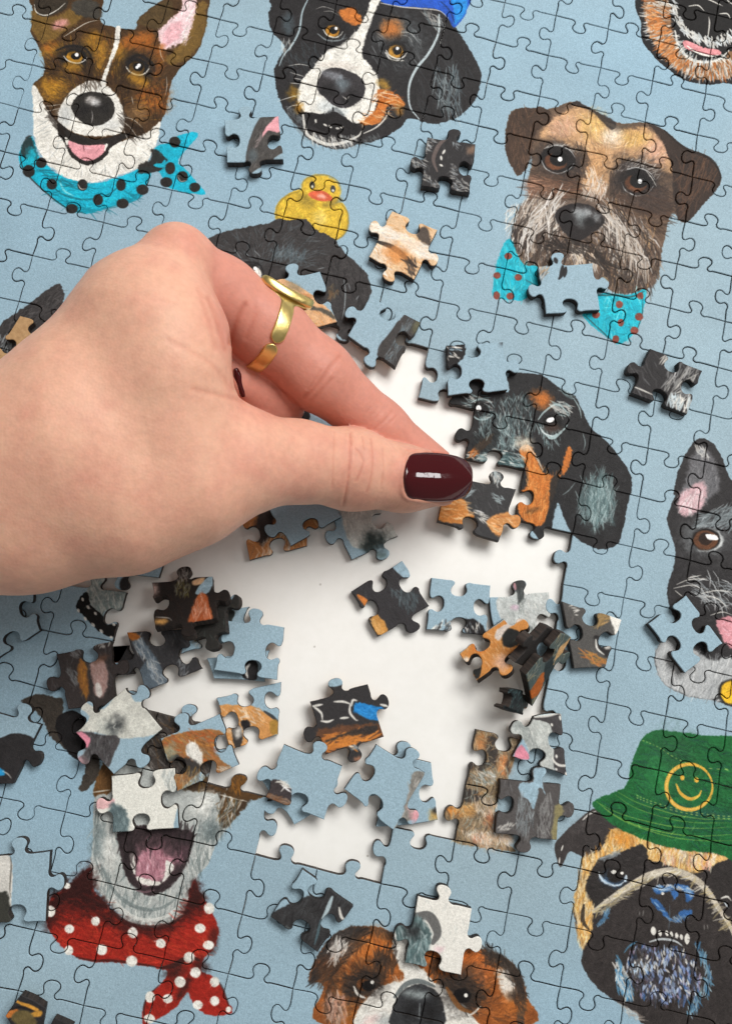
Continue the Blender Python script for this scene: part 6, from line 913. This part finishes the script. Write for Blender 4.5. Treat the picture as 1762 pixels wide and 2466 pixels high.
def thumb_prof(s):
    e = max(0, min(1, 1-max(0, (s-.36)/.64)**2.9))**(1/2.9); c = 183*e*np.interp(s, [0, .04, .10, .3], [.60, .80, .93, 1])+9; return c, c
nail('N', (562, 472), (1090, 500), thumb_prof, .0004, .55, .0030)
nail('X', (800, 1395), (880, 1690), lambda s: (42*math.sin(math.pi*min(max(s*.94+.03, 0), 1))**.6, 42*math.sin(math.pi*min(max(s*.94+.03, 0), 1))**.6), .0004, 1.0, .0008)
# ------------------------------------------------------------------ gold ring on the index finger
def ring():
    m, nt, b, N, L = nodes('brushed_gold'); tc = N('ShaderNodeTexCoord'); n = noise_tex(N, L, tc.outputs['Object'], 700, 3, .6)
    b.inputs['Metallic'].default_value = 1; b.inputs['Base Color'].default_value = (.80, .61, .23, 1); mr = N('ShaderNodeMapRange'); mr.inputs[3].default_value = .24; mr.inputs[4].default_value = .42; L(n.outputs[0], mr.inputs[0]); L(mr.outputs[0], b.inputs['Roughness'])
    bp = N('ShaderNodeBump'); bp.inputs['Strength'].default_value = .2; bp.inputs['Distance'].default_value = .0002; L(n.outputs[0], bp.inputs['Height']); L(bp.outputs[0], b.inputs['Normal'])
    c = mp(887, 414, 29.2+lift(887))*.001; a = mp(985, 464, 28.+lift(985))*.001-mp(795, 368, 30.4+lift(795))*.001; a /= np.linalg.norm(a); up = np.array([0, 0, 1.]); up -= a*(up@a); up /= np.linalg.norm(up); sd = np.cross(a, up)
    tp = to_px(np.array([c, c+sd*.01])); 
    if tp[1, 0] < tp[0, 0]: sd = -sd                               # sd: towards the back of the finger (upper right)
    R, wd, th = .0109, .0022, .0008
    bm = bmesh.new()
    def strip(f0, f1, n, tip0, tip1):
        rows = []
        for i in range(n+1):
            s = i/n; f = math.radians(f0+(f1-f0)*s); rd = up*math.cos(f)+sd*math.sin(f); arc = R*math.radians(abs(f1-f0)); w = wd
            if tip0: w *= math.sqrt(max(0.02, 1-(1-min(1, s*arc/wd))**2))
            if tip1: w *= math.sqrt(max(0.02, 1-(1-min(1, (1-s)*arc/wd))**2))
            if not tip0: w *= 1+2.3*max(0, 1-s*arc/.0040)**2            # flares into the plate
            rows.append([bm.verts.new(Vector(c+rd*(R+dr)+a*(w*x))) for x, dr in ((-1, 0), (-.92, th*.75), (-.6, th), (.6, th), (.92, th*.75), (1, 0), (.6, -th*.5), (-.6, -th*.5))])
        for r0, r1 in zip(rows[:-1], rows[1:]):
            for j in range(8): bm.faces.new((r0[j], r0[(j+1) % 8], r1[(j+1) % 8], r1[j]))
        bm.faces.new(rows[0][::-1]); bm.faces.new(rows[-1])
    strip(56, -28, 40, False, True); strip(-29.5, -250, 48, True, False)
    bmesh.ops.recalc_face_normals(bm, faces=bm.faces); me = bpy.data.meshes.new('band'); bm.to_mesh(me); bm.free(); me.materials.append(m); me.polygons.foreach_set('use_smooth', np.ones(len(me.polygons), bool))
    root = bpy.data.objects.new('finger_ring', None); COL.objects.link(root); root.location = c; tag(root, 'open gold ring with a flat oval plate worn on the index finger', 'ring')
    o = bpy.data.objects.new('band', me); COL.objects.link(o); o.parent = root; o.location = -Vector(c); md = o.modifiers.new('round', 'SUBSURF'); md.levels = md.render_levels = 2
    fp = math.radians(62); pos = sd*math.sin(fp)+up*math.cos(fp); fp = math.radians(95); nr = sd*math.sin(fp)+up*math.cos(fp); tr = up*math.sin(fp)-sd*math.cos(fp); bm = bmesh.new(); n = 40; rings = []
    for (k, hgt) in ((.97, -.0006), (1.02, .0), (1.03, .0014), (.98, .0020), (.72, .0021), (.3, .0021)):
        rows = []
        for i in range(n):
            f = 2*math.pi*i/n; x, y = .0080*k*math.cos(f), .0034*k*math.sin(f); bend = .0009*(x/.008)**2-.0008*(y/.0034)**2
            rows.append(bm.verts.new(Vector(c+pos*(R+.0002)+nr*(hgt+bend)+a*x+tr*y)))
        rings.append(rows)
    for r0, r1 in zip(rings[:-1], rings[1:]):
        for i in range(n): bm.faces.new((r0[i], r0[(i+1) % n], r1[(i+1) % n], r1[i]))
    bm.faces.new(rings[0][::-1]); bm.faces.new(rings[-1]); bmesh.ops.recalc_face_normals(bm, faces=bm.faces); me = bpy.data.meshes.new('plate'); bm.to_mesh(me); bm.free(); me.materials.append(m); me.polygons.foreach_set('use_smooth', np.ones(len(me.polygons), bool))
    o = bpy.data.objects.new('plate', me); COL.objects.link(o); o.parent = root; o.location = -Vector(c)
ring()
